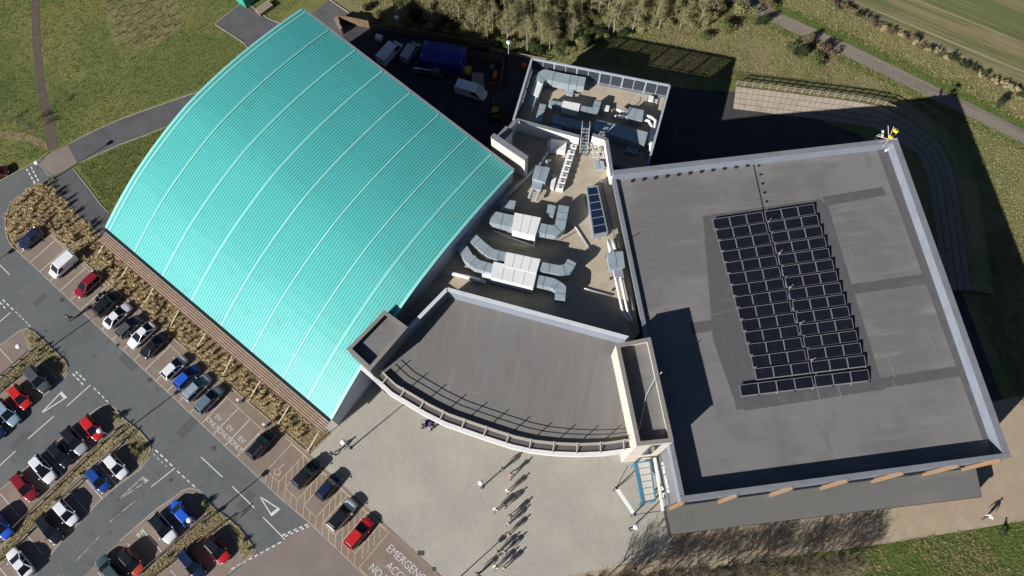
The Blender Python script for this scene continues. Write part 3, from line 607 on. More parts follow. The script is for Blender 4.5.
# guard rail on the upstand with raking stays
gr = thing('guard_rail', 'tan guard rail with stays following the curved white roof edge', 'railing', (*P2(515, 430, QD), QD))
rl = offset_line(outer, 1.24)
for z in (1.0, 1.45):
    mb = MB(); mb.tube([(*p, QD + z) for p in rl], .038, 6); mb.build('rail', 'rail_tan', gr)
dd = [Vector(p) for p in rl]; lens = [0]
for i in range(1, len(dd)): lens.append(lens[-1] + (dd[i] - dd[i - 1]).length)
def along(line_, s):
    dd = [Vector(p) for p in line_]; L_ = [0]
    for i in range(1, len(dd)): L_.append(L_[-1] + (dd[i] - dd[i - 1]).length)
    s *= L_[-1]
    for i in range(1, len(dd)):
        if s <= L_[i] or i == len(dd) - 1: return dd[i - 1].lerp(dd[i], (s - L_[i - 1]) / (L_[i] - L_[i - 1]))
ol = offset_line(outer, .1)
for i in range(12):
    s = (i + .3) / 11.6; p = along(rl, s); q = along(ol, s)
    mb = MB(); mb.tube([(p.x, p.y, QD + .5), (p.x, p.y, QD + 1.85)], .07, 6); mb.build('post', 'rail_tan', gr)
    mb = MB(); mb.bar((p.x, p.y, QD + .7), (q.x, q.y, QD + .25), .12, .12); mb.build('stay', 'rail_tan', gr)
for i in range(20):
    u0 = 395 + i * 11.2; a = Vector(P2(u0 + 36, 285 + i * 2.6, QD)); b = Vector(P2(u0, 470, QD))
    n_ = 60; run = []
    for k in range(n_ + 1):
        q = a.lerp(b, k / n_)
        if inside((q.x, q.y), inset(QP, .25)) and not inside((q.x, q.y), strip(outer, 1.5, .5)): run.append(q)
    if len(run) > 4: line(run[0], run[-1], rl_.uniform(.03, .07), 'lap', fdeck, 'membrane_lap', QD + .006)
# tall walls on the north and west of the foyer roof
NT = 11.9
mat('blue_clad_shaded', (.09, .105, .15), .5)  # blue cladding with the shade on the west wall darkened into its colour
def tallwall(a, b, t, z0, z1, par, mw='blue_clad', mc='pale_coping'):
    wallbar(a, b, t, z0, z1 - .08, 'wall', mw, par); return wallbar(a, b, t + .16, z1 - .08, z1, 'coping', mc, par)
tallwall(qNW, qNE, .35, 4.0, NT, foyer); tallwall(qNW, tuple(Vector(qNW).lerp(Vector(qW), .96)), .35, 4.0, NT, foyer, 'blue_clad_shaded')
for a, b, wd in (((455, 300), (440, 410), .05), ((604, 332), (583, 430), .06), ((548, 322), (540, 436), .05), ((497, 308), (489, 425), .05), ((466, 342), (478, 345), .12), ((467, 391), (479, 393), .12)):
    line(P2(*a, QD), P2(*b, QD), wd, 'seam_line', fdeck, 'roof_seam', QD + .012)
# ---- stair tower between hall and foyer
SZ = 12.9
Sq = px((346.5, 349), (384.5, 310), (408, 327), (370, 371), z=SZ)
stair = thing('stair_tower', 'small grey stair tower with parapet between turquoise roof and foyer roof', 'building', (*(Vector(Sq[0]) + Vector(Sq[2])) / 2, 0))
mb = MB(); ring_wall(mb, inset(Sq, .05), .3, -.02, SZ - .09); mb.build('wall', mat('stair_clad', (.12, .115, .12), .7, noise=[((.1, .095, .1), .4, .45, .7)]), stair)
mb = MB(); ring_wall(mb, Sq, .5, SZ - .09, SZ); mb.build('coping', 'taupe_coping', stair)
MB().prism(inset(Sq, .28), SZ - 1.0, SZ - .8).build('roof_deck', 'deck_grey', stair)
# white edge that carries the fascia line round the tower foot
mb = MB(); mb.bar(P(360.5, 366.5, QD), P(379, 383, QD), .45, .5); mb.build('edge_fascia', 'white_wall', foyer)
# ---- plant deck block between hall and main block
PD = 8.3
PDq = px((524, 160), (497, 140), (512, 121), (581, 140), (606, 146), (616, 192), (640, 333), (628, 345), (447, 297), (392, 352), (380, 346), (404, 292), z=PD)
plant = thing('plant_block', 'sunken tan roof deck crowded with silver ducts between the roofs', 'building', (*P2(545, 230, PD), 0))
MB().prism(PDq, PD - .4, PD).build('roof_deck', 'deck_tan', plant)
wallpoly(inset(px((505, 150), (512, 121), (600, 142), (606, 150), (638, 325), (450, 300), z=PD), .1), -.02, PD - .4, 'wall', 'grey_clad', plant)
PT = 11.1
nA, nB, nC, nD = P2(516.5, 119.5, PT), P2(579.5, 136.5, PT), P2(592.5, 134.5, PT), P2(606.5, 139, PT)
for a, b in ((nA, nB), (nC, nD), (nD, P2(612.5, 176, PT)), (P2(497, 142, PT), nA)):
    wallbar(a, b, .36, 5.0, PT - .08, 'wall', 'white_wall', plant); wallbar(a, b, .52, PT - .08, PT, 'coping', 'coping', plant)
# cream upstand wall at the corner of the hall roof
CW = 13.9
c0, c1 = P2(491, 137, CW), P2(525, 160, CW); c2 = P2(504, 118, CW)
corner = thing('corner_parapet', 'cream and grey parapet box at the corner of the turquoise roof', 'parapet', (*c0, 0))
tc = (Vector(c1) - Vector(c0)).normalized(); tn = Vector((-tc.y, tc.x)); tn = tn if tn.y > 0 else -tn
CQ = [c0, c1, tuple(Vector(c1) + tn * .7), tuple(Vector(c0) + tn * .7)]
MB().prism(CQ, 5.0, CW - .12).build('wall', 'cream_wall', corner); MB().prism(inset(CQ, -.08), CW - .12, CW).build('coping', 'coping', corner)
CQ2 = [tuple(Vector(c0) + tn * 1.2), tuple(Vector(c0) + tn * 1.2 + tc * 1.2), tuple(Vector(c0) + tn * 3.4 + tc * 1.2), tuple(Vector(c0) + tn * 3.4)]
MB().prism(CQ2, 5.0, 12.4).build('side_wall', 'white_wall', corner); MB().prism(inset(CQ2, -.06), 12.4, 12.5).build('side_coping', 'coping', corner)
# ---- north plant enclosure
NDK, NSC = 5.7, 9.0
Nq = px((531, 57), (671.5, 84.5), (649, 166), (512, 120), z=NSC)
north = thing('north_plant_block', 'lower tan roof deck inside an open steel screen by the service yard', 'building', (*(Vector(Nq[0]) + Vector(Nq[2])) / 2, 0))
MB().prism(inset(Nq, .25), NDK - .35, NDK).build('roof_deck', 'deck_tan', north)
wallpoly(inset(Nq, .3), -.02, NDK - .35, 'wall', 'grey_clad', north)
mb = MB(); ring_wall(mb, Nq, .4, NDK - .45, NDK + .25); mb.build('roof_edge', 'coping', north)
mat('screen_steel', (.36, .39, .44), .5); mat('screen_dark', (.06, .07, .09), .6)
scr = thing('plant_screen', 'tall open steel bar screen round the lower plant deck', 'screen', (*(Vector(Nq[0]) + Vector(Nq[2])) / 2, NDK))
ins = inset(Nq, .2)
for i, nseg in ((0, 12), (1, 7), (3, 6)):
    a = Vector(ins[i]); b = Vector(ins[(i + 1) % 4])
    mb = MB(); mb.bar((*a, NSC - .1), (*b, NSC - .1), .3, .2); mb.build('top_rail', 'screen_steel', scr)
    mb = MB(); mb.bar((*a, NDK + .5), (*b, NDK + .5), .1, .12); mb.build('bottom_rail', 'galv', scr)
    for k in range(nseg + 1):
        p = a.lerp(b, k / nseg); mb = MB(); wd = .2 if k % 2 == 0 else .1; mb.bar((p.x, p.y, NDK + .2), (p.x, p.y, NSC - .15), wd, wd); mb.build('post', 'screen_steel', scr)
    for k in range(nseg):
        mb = MB()
        for j in range(1, 10): p = a.lerp(b, (k + j / 10) / nseg); mb.bar((p.x, p.y, NDK + .5), (p.x, p.y, NSC - .2), .05, .12)
        mb.build('bar_panel', 'screen_dark', scr)
# ---- entrance canopy, banner frame
ez = 3.6
Eq = px((635, 463), (650, 461), (655.5, 500), (643, 503), z=ez)
ent = thing('entrance_canopy', 'blue steel framed glass entrance canopy against the sign wall', 'canopy', (*(Vector(Eq[0]) + Vector(Eq[2])) / 2, 0))
for i in range(4):
    a, b = Eq[i], Eq[(i + 1) % 4]; mb = MB(); mb.bar((*a, ez), (*b, ez), .4 if i == 3 else .16, .3); mb.build('beam', 'blue_steel', ent)
    mb = MB(); mb.bar((*a, 0), (*a, ez - .2), .2); mb.build('post', 'blue_steel', ent)
mat('frosted', (.5, .48, .42), .35)
for k in range(6):
    a0, a1 = [Vector(Eq[0]).lerp(Vector(Eq[3]), (k + j) / 6) for j in (.02, .98)]; b0, b1 = [Vector(Eq[1]).lerp(Vector(Eq[2]), (k + j) / 6) for j in (.02, .98)]
    MB().prism([tuple(a0.lerp(b0, .06)), tuple(b0.lerp(a0, .06)), tuple(b1.lerp(a1, .06)), tuple(a1.lerp(b1, .06))], ez + .02, ez + .06).build('roof_pane', 'frosted', ent)
for k in range(1, 6):
    a = Vector(Eq[0]).lerp(Vector(Eq[3]), k / 6); b = Vector(Eq[1]).lerp(Vector(Eq[2]), k / 6)
    mb = MB(); mb.bar((*a, ez + .02), (*b, ez + .02), .06, .2); mb.build('glazing_bar', 'galv', ent)
bw = P2(654.5, 458, 4.6), P2(663, 511, 4.6)
fr = thing('banner_frame', 'white beam on two slim posts with ties and added shadow rods by the entrance canopy', 'frame', P(626, 503, 0))
a, b = P(616.5, 488, 3.2), P(634.5, 514.5, 3.2)
mb = MB(); mb.bar(a, b, .42, .25); mb.build('beam', 'white_metal', fr)
for p in (a, b): mb = MB(); mb.tube([(p.x, p.y, 0), (p.x, p.y, 3.3)], .09, 8); mb.build('post', 'dark_steel', fr); MB().box((p.x, p.y, 3.36), (.4, .4, .12), .6).build('post_cap', 'dark_steel', fr)
for p, q in ((a, P(627.5, 466, 3.3)), (b, P(660, 511, 3.3)), (b, P(643, 503, 3.4)), (a, P(634, 475, 3.4))):  # first two are ties, last two are dark rods for the post shadows
    mb = MB(); mb.tube([p + Vector((0, 0, -.05)), q], .045, 6); mb.build('tie_and_shadow_rod', 'dark_steel', fr)
mb = MB(); mb.bar((*bw[0], 4.6), (*bw[1], 4.6), .3, .35); mb.build('ledge', 'white_wall', main)
# ---- gear on the roof corner: tripod of rods with two yellow bowls
cg = thing('roof_mast', 'tangle of pale rods with two yellow bowls on the roof corner', 'mast', P(884, 145, DECK))
mat('yellow', (.75, .6, .03), .5)
cz = DECK; c = P(882.5, 146.5, DECK)
rods = [((-2.3, .9), 1.9), ((-1.9, -.6), 1.9), ((-1.2, -1.5), 1.6), ((.9, 2.2), 2.8), ((-.3, 2.3), 2.9), ((1.5, -.1), 2.2), ((1.6, 1.1), 2.2)]
for (dx, dy), z in [((a_ * .72, b_ * .72), c_) for (a_, b_), c_ in rods]:
    mb = MB(); mb.tube([c + Vector((0, 0, 2.0)), c + Vector((dx, dy, z))], .05, 6); mb.build('rod', 'cream_steel', cg)
mb = MB(); mb.tube([c, c + Vector((0, 0, 2.4))], .1, 8); mb.build('mast_pole', 'galv', cg)
for dx, dy, r_ in ((1.0, 1.1, .42), (.1, .1, .36)):
    mb = MB(); q = c + Vector((dx, dy, 2.5)); mb.ell(q, (r_, r_, r_ * .45), 12, 6); o = mb.build('bowl', 'yellow', cg, smooth=True); MB().ell(q + Vector((0, 0, r_ * .4)), (r_ * .35, r_ * .35, .08), 8, 4).build('cap', 'dark_steel', o)
for dx, dy in ((-.9, .9), (.5, -.7), (-.2, 1.6), (1.6, .5)): MB().box((c.x + dx, c.y + dy, cz + .25), (.7, .25, .5), dx).build('weight', 'pale_coping', cg)
mb = MB(); mb.bar(c + Vector((-.5, .6, 1.2)), c + Vector((-.2, 1.9, 1.3)), .3, .12); mb.build('plank', 'white_wall', cg)
# ---- solar panels: fifteen tilted rows
mat('solar_glass', (.008, .009, .014), .3, spec=.35, noise=[((.011, .013, .02), .8, .45, .7)]); mat('alu', (.27, .275, .285), .5, .3)
s2 = lambda x, y: (700 + x / 2.745, 200 + y / 2.745)
L_ = [(37, 66), (45, 95), (53, 124), (62, 153), (71, 183), (79, 213), (88, 244), (97, 275), (106, 307), (115, 341), (124, 376), (133, 410), (143, 444), (152, 478)]
R_ = [(315, 24), (324, 53), (334, 83), (344, 112), (354, 147), (364, 178), (374, 209), (384, 242), (395, 274), (405, 306), (416, 340), (427, 374), (438, 406), (451, 441)]
ORD = ['first', 'second', 'third', 'fourth', 'fifth', 'sixth', 'seventh', 'eighth', 'ninth', 'tenth', 'eleventh', 'twelfth', 'thirteenth', 'fourteenth']
rows = []
pL0, pL1 = Vector(P2(*s2(*L_[0]), DECK + .35)), Vector(P2(*s2(*L_[-1]), DECK + .35)); pR0, pR1 = Vector(P2(*s2(*R_[0]), DECK + .35)), Vector(P2(*s2(*R_[-1]), DECK + .35))
for i in range(14): t_ = i / 13; rows.append((pL0.lerp(pL1, t_), pR0.lerp(pR1, t_), 6))
rows.append((Vector(P2(*s2(111, 523), DECK + .35)), Vector(P2(*s2(464, 480), DECK + .35)), 7))
step = (pL1 - pL0).length / 13
def solar_panel_mesh(wd, dp, fr_):
    mb = MB()
    if fr_:
        t_ = .055
        for x0, x1, y0, y1 in ((-wd / 2, wd / 2, -dp / 2, -dp / 2 + t_), (-wd / 2, wd / 2, dp / 2 - t_, dp / 2), (-wd / 2, -wd / 2 + t_, -dp / 2 + t_, dp / 2 - t_), (wd / 2 - t_, wd / 2, -dp / 2 + t_, dp / 2 - t_)):
            mb.prism([(x0, y0), (x1, y0), (x1, y1), (x0, y1)], -.02, .035)
    else: mb.prism([(-wd / 2 + .05, -dp / 2 + .05), (wd / 2 - .05, -dp / 2 + .05), (wd / 2 - .05, dp / 2 - .05), (-wd / 2 + .05, dp / 2 - .05)], -.015, .02)
    return mb
pw = (pR0 - pL0).length / 6.12; dp = step * .87; tilt = R(11)
gm, fm = solar_panel_mesh(pw - .03, dp, False).mesh('panel'), solar_panel_mesh(pw - .03, dp, True).mesh('frame')
for i, (a, b, n) in enumerate(rows):
    ang = math.atan2(b.y - a.y, b.x - a.x); u = (b - a).normalized(); vdir = Vector((-u.y, u.x))
    lab = 'row of seven tilted black solar panels at the south end of the array' if n == 7 else 'row of six tilted black solar panels, %s from the north parapet' % ORD[i]
    rt = thing('solar_row', lab, 'solar panels', (*a.lerp(b, .5), DECK + .02), ang, 'solar panel rows on the main roof')
    tot = (b - a).length; gap = .12 * pw
    half = n - 3
    for k in range(n):
        x = -tot / 2 + (k + .5) * pw + (gap if k >= half else 0) if n == 6 else -tot / 2 + (k + .5) * ((tot - gap) / 7) + (gap if k >= 4 else 0)
        z = .14 + dp / 2 * math.sin(tilt)
        q = put('panel', gm, 'solar_glass', rt, (x, 0, z)); q.rotation_euler = (tilt, 0, 0); f_ = put('frame', fm, 'alu', q)
        MB().bar((x - pw * .35, dp / 2 * .95, 0), (x - pw * .35, dp / 2 * .95, .12 + dp * math.sin(tilt)), .05).build('strut', 'alu', rt, local=True)
        MB().box((x + pw * .45, -dp / 2 - .1, .06), (.22, .16, .12)).build('ballast', 'kerb' if k % 2 else 'black_panel', rt, local=True)
    MB().bar((-tot / 2, -dp / 2 - .02, .06), (tot / 2, -dp / 2 - .02, .06), .08).build('base_rail', 'alu', rt, local=True)
    MB().bar((-tot / 2, dp / 2 + .03, .06), (tot / 2, dp / 2 + .03, .06), .08).build('base_rail', 'alu', rt, local=True)
mb = MB(); mb.bar(P(764.5, 210, DECK + .1), P(815, 388, DECK + .1), .09, .1); tag(mb.build('cable_tray', 'galv'), 'pale cable tray running down the middle of the solar array', 'cable tray')
for (x, y) in ((187, 62), (217, 148), (246, 242), (276, 340), (306, 441)):
    p = P(*s2(x, y), DECK); t_ = thing('lightning_rod', 'thin lightning rod on a white block within the solar array', 'rod', p, 0, 'lightning rods in the solar array')
    MB().box((0, 0, .14), (.3, .3, .24), .3).build('base_block', 'kerb', t_, local=True); mb = MB(); mb.tube([(0, 0, .2), (0, 0, 1.5)], .03, 6); mb.build('rod', 'galv', t_, local=True)
# ------------------------------------------------------------------ rooftop plant
mat('duct', (.34, .4, .43), .5, .25, noise=[((.27, .33, .37), .8, .45, .7), ((.42, .47, .49), 2, .55, .8)])
mat('duct_seam', (.17, .2, .22), .5, .3)
mat('unit_white', (.7, .7, .69), .5, noise=[((.58, .59, .59), .8, .5, .8)])
mat('skylight_glass', (.01, .02, .05), .08, spec=.6); mat('skylight_teal', (.02, .1, .115), .2)
mat('pipe', (.48, .5, .51), .4, .3)
def frame2(pts, z):                          # top quad in pixels at height z -> world
    return px(*pts, z=z)
def duct_run(root, pts, wd, z0, z1, m='duct', name='duct'):
    """rectangular duct along world points, one mesh per straight length, flanges as sub-parts"""
    for i in range(len(pts) - 1):
        a, b = Vector(pts[i]), Vector(pts[i + 1]); L = (b - a).length
        if L < .05: continue
        t = (b - a) / L; nn = Vector((-t.y, t.x)) * wd / 2; e = t * (.02 if i else 0)
        o = MB().prism([tuple(a + e + nn), tuple(b + nn), tuple(b - nn), tuple(a + e - nn)], z0, z1 - .003 * (i % 2)).build(name, m, root)
        for k in range(1, max(2, int(L / 1.1)) + 0):
            q = a + t * (L * k / max(2, int(L / 1.1))); mb = MB(); n2 = nn * 1.05
            mb.prism([tuple(q + n2 - t * .035), tuple(q + n2 + t * .035), tuple(q - n2 + t * .035), tuple(q - n2 - t * .035)], z0 - .03, z1 + .03); mb.build('flange', 'duct_seam', o)
        if i < len(pts) - 2:                 # elbow piece
            mb = MB(); r_ = wd / 2 * 1.0; mb.prism([(b.x + r_ * math.cos(k * math.pi / 6), b.y + r_ * math.sin(k * math.pi / 6)) for k in range(12)], z0 + .004, z1 - .006); mb.build('elbow', m, root)
def legs(root, poly, z0, z1):
    for p in inset(poly, .2):
        MB().bar((*p, z0), (*p, z1), .12).build('leg', 'galv', root)
def cabinet(root, poly, z0, z1, m='unit_white', n=4):
    o = MB().prism(poly, z0, z1 - .06).build('cabinet', m, root); MB().prism(inset(poly, -.06), z1 - .06, z1).build('lid', m, root)
    a, b, c, d_ = [Vector(p) for p in poly[:4]]
    for k in range(1, n):
        p, q = a.lerp(b, k / n), d_.lerp(c, k / n); mb = MB(); mb.bar((*p, z1 + .012), (*q, z1 + .012), .05, .03); mb.build('lid_seam', 'duct_seam' if m != 'unit_white' else 'pipe', root)
    return o
def eq(name, label, cat_, u, v, z): return thing(name, label, cat_, P(u, v, z))
# air handling unit by the hall wall
z = PD + 2.5
e = eq('air_handling_unit', 'white air handling unit with a ribbed silver duct and upturned elbow', 'ventilation unit', 522, 228, PD)
q = frame2(((515, 213), (540.5, 218), (535, 236), (512, 230)), z); cabinet(e, q, PD + .6, z, n=3); legs(e, q, PD, PD + .6)
duct_run(e, [P2(513.5, 221, z), P2(491, 216, z)], 1.85, PD + .8, z - .15)
duct_run(e, [P2(538, 227, z), P2(555, 230, z), P2(560, 226, z), P2(564, 205, z)], 1.5, PD + .9, z - .2)
MB().prism(frame2(((548, 204), (556, 206), (553, 217), (546, 215)), PD + 1.7), PD + .6, PD + 1.7).build('damper_box', 'duct', e)
MB().prism(frame2(((504, 199), (516, 201), (513, 212), (500, 211)), PD + 1.6), PD + .4, PD + 1.6).build('inlet_box', 'duct', e)
for a, b in (((490, 226), (536, 240)), ((494, 231), (535, 247)), ((475, 234), (527, 247))):
    mb = MB(); mb.tube([P(*a, PD + .5), P(*b, PD + .5)], .07, 6); mb.build('support_rail', 'pipe', e)
mb = MB(); mb.tube([P(537, 236, PD + .5), P(533, 247, PD + .5)], .09, 6); mb.build('support_rail', 'pipe', e)
# larger unit
z = PD + 2.8
e = eq('twin_air_handling_unit', 'largest white air handling unit with two bent silver ducts at each end', 'ventilation unit', 518, 275, PD)
q = frame2(((507, 252.5), (540, 259.5), (536, 273), (504, 266)), z); cabinet(e, q, PD + .6, z, n=4); legs(e, q, PD, PD + .6)
q = frame2(((494, 262), (536.5, 272), (533, 287), (491, 277)), z - .05); cabinet(e, q, PD + .6, z - .05, n=4); legs(e, q, PD, PD + .6)
duct_run(e, [P2(506, 257, z - .3), P2(491, 253, z - .3), P2(483, 247, z - .3), P2(471, 236, z - .3)], 1.35, PD + 1.0, z - .3)
duct_run(e, [P2(494, 269, z - .35), P2(477, 264, z - .35), P2(469, 258, z - .35), P2(461, 245, z - .35)], 1.35, PD + 1.0, z - .35)
duct_run(e, [P2(539, 266, z - .3), P2(560, 270, z - .3), P2(568, 268, z - .3), P2(572, 261, z - .3)], 1.35, PD + .9, z - .3)
duct_run(e, [P2(535, 279, z - .35), P2(553, 283, z - .35), P2(561, 288, z - .35), P2(560, 299, z - .35)], 1.4, PD + .9, z - .35)
MB().prism(frame2(((482, 273), (493, 275), (492, 279), (482, 277)), PD + 1.6), PD + .4, PD + 1.6).build('control_box', 'unit_white', e)
# heat recovery unit with two flue pipes
z = PD + 2.0
e = eq('condenser_unit', 'silver pitched unit with two pale pipes near the cream parapet', 'ventilation unit', 541, 175, PD)
q = frame2(((536, 165.5), (549.5, 168), (545, 182), (532.5, 178)), z); cabinet(e, q, PD + .5, z, 'duct', 2); legs(e, q, PD, PD + .5)
for a, b, c in (((535, 179), (533, 188), (529, 198)), ((541, 181), (540, 190), (536, 201)), ((540, 167), (542, 160), (543, 158)), ((545.5, 168), (547, 161), (550, 160))):
    mb = MB(); mb.tube([P(*a, PD + 1.2), P(*b, PD + 1.2), P(*c, PD + 1.0)], .24, 8); mb.build('pipe', 'pipe', e)
MB().prism(frame2(((533, 180), (543, 182), (541, 190), (532, 188)), PD + 1.5), PD + .6, PD + 1.5).build('manifold', 'duct', e)
mat('grille_grey', (.16, .17, .18), .6)
# row of white condensers
for i in range(8):
    t_ = i / 7; u, v = 572.5 - 13 * t_, 150 + 40 * t_
    e = thing('fan_unit', 'small white fan unit in the line of eight along the tan deck', 'fan unit', P(u, v, PD), R(76), 'white fan units on the tan deck')
    MB().box((0, 0, .5), (.62, 1.05, 1.0)).build('casing', 'unit_white', e, local=True)
    mb = MB(); mb.prism([(.22 * math.cos(k * math.pi / 6), .26 * math.sin(k * math.pi / 6) - .1) for k in range(12)], 1.0, 1.03); mb.build('fan_grille', 'grille_grey', e, local=True)
e = eq('low_cabinet', 'low white cabinet alongside the line of white fan units', 'cabinet', 552, 183, PD)
MB().prism(frame2(((553, 174), (556.5, 175), (553.5, 188), (550.5, 187)), PD + .9), PD + .05, PD + .85).build('casing', 'unit_white', e); MB().prism(frame2(((552.6, 173.6), (557, 174.7), (553.8, 188.4), (550, 187.3)), PD + .92), PD + .85, PD + .92).build('lid', 'unit_white', e)
e = eq('white_tank', 'white box tank below the white parapet wall', 'tank', 558, 145, PD)
q = frame2(((551, 139), (566.5, 141.5), (565, 151), (550, 148.5)), PD + 1.5); cabinet(e, q, PD + .3, PD + 1.5, n=2); legs(e, q, PD, PD + .3)
# long pipe along the hall wall
e = tag(MB().tube([P(549, 141, PD + 1.0), P(548, 150, PD + .8), P(543, 159, PD + .6), P(531, 172, PD + .6), P(516, 187, PD + .6), P(498, 205, PD + .6)], .27, 8).build('long_pipe', 'pipe', smooth=True), 'long pale bent pipe lying beside the hall gable wall', 'pipe')
tag(MB().tube([P(446, 272, PD + .6), P(467, 277, PD + .6), P(486, 282, PD + .6)], .3, 8).build('white_pipe', 'unit_white', smooth=True), 'fat white pipe lying below the largest air handling unit', 'pipe')
# steel stair over the white wall
e = eq('steel_stair', 'dark steel stair with handrails crossing the white parapet gap', 'stairs', 585, 145, PD)
sa, sb = Vector(P2(585.5, 129, PT + .1)), Vector(P2(583, 155, PD + .1)); ssd = (sb - sa); sw_ = Vector((-ssd.y, ssd.x)).normalized() * .55
for k in range(9): c = sa.lerp(sb, k / 8); MB().box((c.x, c.y, PT + .1 + (PD - PT) * k / 8), (1.1, .3, .05), math.atan2(sw_.y, sw_.x)).build('tread', 'galv', e)
for sg in (-1, 1):
    a, b = sa + sw_ * sg, sb + sw_ * sg
    MB().bar((*a, PT), (*b, PD + .05), .08, .25).build('stringer', 'dark_steel', e); mb = MB(); mb.tube([(*(a - ssd * .25), PT + 1.1), (*a, PT + 1.1), (*b, PD + 1.1)], .05, 6); mb.build('handrail', 'pipe', e)
    for k in (0, .33, .66, 1): p = a.lerp(b, k); zz = PT + (PD - PT) * k; mb = MB(); mb.tube([(*p, zz), (*p, zz + 1.1)], .035, 6); mb.build('baluster', 'pipe', e)
# small pump set with pipework
e = eq('pump_set', 'small grey pump box with a knot of pale pipework by the white wall', 'pump', 599, 163, PD)
q = frame2(((594.5, 160), (603, 161.5), (604.5, 168), (596, 169)), PD + 1.2); cabinet(e, q, PD + .4, PD + 1.2, 'duct', 2); legs(e, q, PD, PD + .4)
for a, b in (((592, 146), (594, 156)), ((598, 148), (599, 158)), ((590, 152), (601, 152)), ((595, 171), (607, 167)), ((601, 146), (604, 158)), ((592, 157), (605, 158))):
    mb = MB(); mb.tube([P(*a, PD + .7), P(*b, PD + .8)], .12, 6); mb.build('pipe', 'pipe', e)
MB().ell(P(600, 149, PD + .9), (.45, .45, .5), 8, 6).build('vessel', mat('khaki', (.25, .24, .16), .6), e, smooth=True)
# rooflight
z = PD + 1.5
e = eq('rooflight', 'long dark glazed rooflight with a teal end on the tan deck', 'rooflight', 597, 210, PD)
q = frame2(((586.5, 187), (597.5, 185.5), (608, 232), (593.5, 235)), z)
MB().prism(q, PD, z - .1).build('upstand', 'galv', e); mb = MB(); ring_wall(mb, inset(q, -.05), .17, z - .1, z); mb.build('frame', 'galv', e)
a, b, c, d_ = [Vector(p) for p in inset(q, .13)]
for k in range(6):
    f0, f1 = k / 6 + .012, (k + 1) / 6 - .012
    MB().prism([tuple(a.lerp(d_, f0)), tuple(b.lerp(c, f0)), tuple(b.lerp(c, f1)), tuple(a.lerp(d_, f1))], z - .1, z - .04).build('pane', 'skylight_glass', e)
    if k: p0, p1 = a.lerp(d_, k / 6), b.lerp(c, k / 6); MB().bar((*p0, z - .05), (*p1, z - .05), .06, .08).build('glazing_bar', 'galv', e)
# boiler box with twin insulated pipes by the main wall
z = PD + 1.9
e = eq('boiler_unit', 'silver ridged box with twin white pipes along the main block wall', 'ventilation unit', 616, 262, PD)
q = frame2(((607.5, 253), (622.5, 251.5), (624.5, 267), (610, 269)), z); cabinet(e, q, PD + .5, z, 'duct', 2); legs(e, q, PD, PD + .5)
for dx in (0, 5):
    mb = MB(); mb.tube([P(613.5 + dx, 267, PD + 1.2), P(617 + dx, 285, PD + 1.2), P(621.5 + dx, 306, PD + 1.1), P(623 + dx, 313, PD + 1.0), P(629 + dx * .6, 321, PD + .9)], .2, 8); mb.build('pipe', 'unit_white', e, smooth=True)
    mb = MB(); mb.tube([P(611 + dx, 254, PD + 1.2), P(608 + dx, 240, PD + 1.1)], .24, 8); mb.build('pipe', 'unit_white', e, smooth=True)
MB().prism(frame2(((613, 268), (622, 268), (624, 277), (615, 277)), PD + 1.5), PD + .5, PD + 1.5).build('manifold', 'galv', e)
for i in range(4): p = P(609 + i * 2.2, 257 + i * 11, PD); MB().box((p.x - .4, p.y, PD + .1), (.25, .25, .2)).build('pipe_foot', 'black_panel', e)
tag(MB().bar(P(601, 180, PD + .7), P(636, 325, PD + .7), .34, .3).build('cable_tray', 'taupe_coping'), 'tan cable tray at the foot of the main block wall', 'cable tray')
tag(MB().tube([P(561, 240, PD), P(561, 240, PD + 1.6)], .06, 6).build('vent_pole', 'dark_steel'), 'thin dark pole standing on the sunlit tan deck', 'pole')
tag(MB().tube([P(628, 239.5, DECK), P(628, 239.5, DECK + 1.4)], .05, 6).build('edge_rod', 'dark_steel'), 'thin rod on the low west parapet of the main block', 'rod')
# north deck
z = NDK + 2.2
e = eq('ribbed_duct', 'wide ribbed silver duct under the steel screen of the lower deck', 'duct', 560, 78, NDK)
duct_run(e, [P2(585, 82, z), P2(562, 78, z), P2(545, 74, z), P2(537, 80, z)], 1.75, NDK + .6, z)
for u, v in ((550, 79), (566, 81), (580, 84)): p = P(u, v, NDK); MB().bar((p.x, p.y, NDK), (p.x, p.y, NDK + .62), .12).build('leg', 'galv', e)
z = NDK + 2.0
e = eq('white_topped_duct', 'narrow white topped duct unit tapering to a silver spout', 'duct', 536, 92, NDK)
q = frame2(((536, 78), (544, 79.5), (538, 96), (530.5, 94)), z); cabinet(e, q, NDK + .3, z, n=1); legs(e, q, NDK, NDK + .3)
MB().prism(frame2(((531, 95), (537, 97), (534, 105), (530.5, 110), (529, 104)), z - .3), NDK + .4, z - .3).build('spout', 'duct', e)
z = NDK + 1.8
e = eq('deck_air_handler', 'silver L shaped duct unit with a white lid on the lower deck', 'ventilation unit', 575, 105, NDK)
q = frame2(((563.5, 101), (580, 104), (578, 111.5), (561.5, 108)), z); cabinet(e, q, NDK + .3, z, n=1); legs(e, q, NDK, NDK + .3)
duct_run(e, [P2(562, 105, z - .2), P2(549, 102.5, z - .2)], 1.0, NDK + .5, z - .2); duct_run(e, [P2(579, 108, z - .2), P2(595, 111, z - .2), P2(598, 101, z - .2)], 1.05, NDK + .5, z - .2)
z = NDK + 1.8
e = eq('heat_pump', 'silver box unit with white pipes at both sides beneath the screen', 'ventilation unit', 635, 115, NDK)
q = frame2(((629.5, 107.5), (643.5, 110.5), (642, 121), (627, 117.5)), z); cabinet(e, q, NDK + .4, z, 'duct', 2); legs(e, q, NDK, NDK + .4)
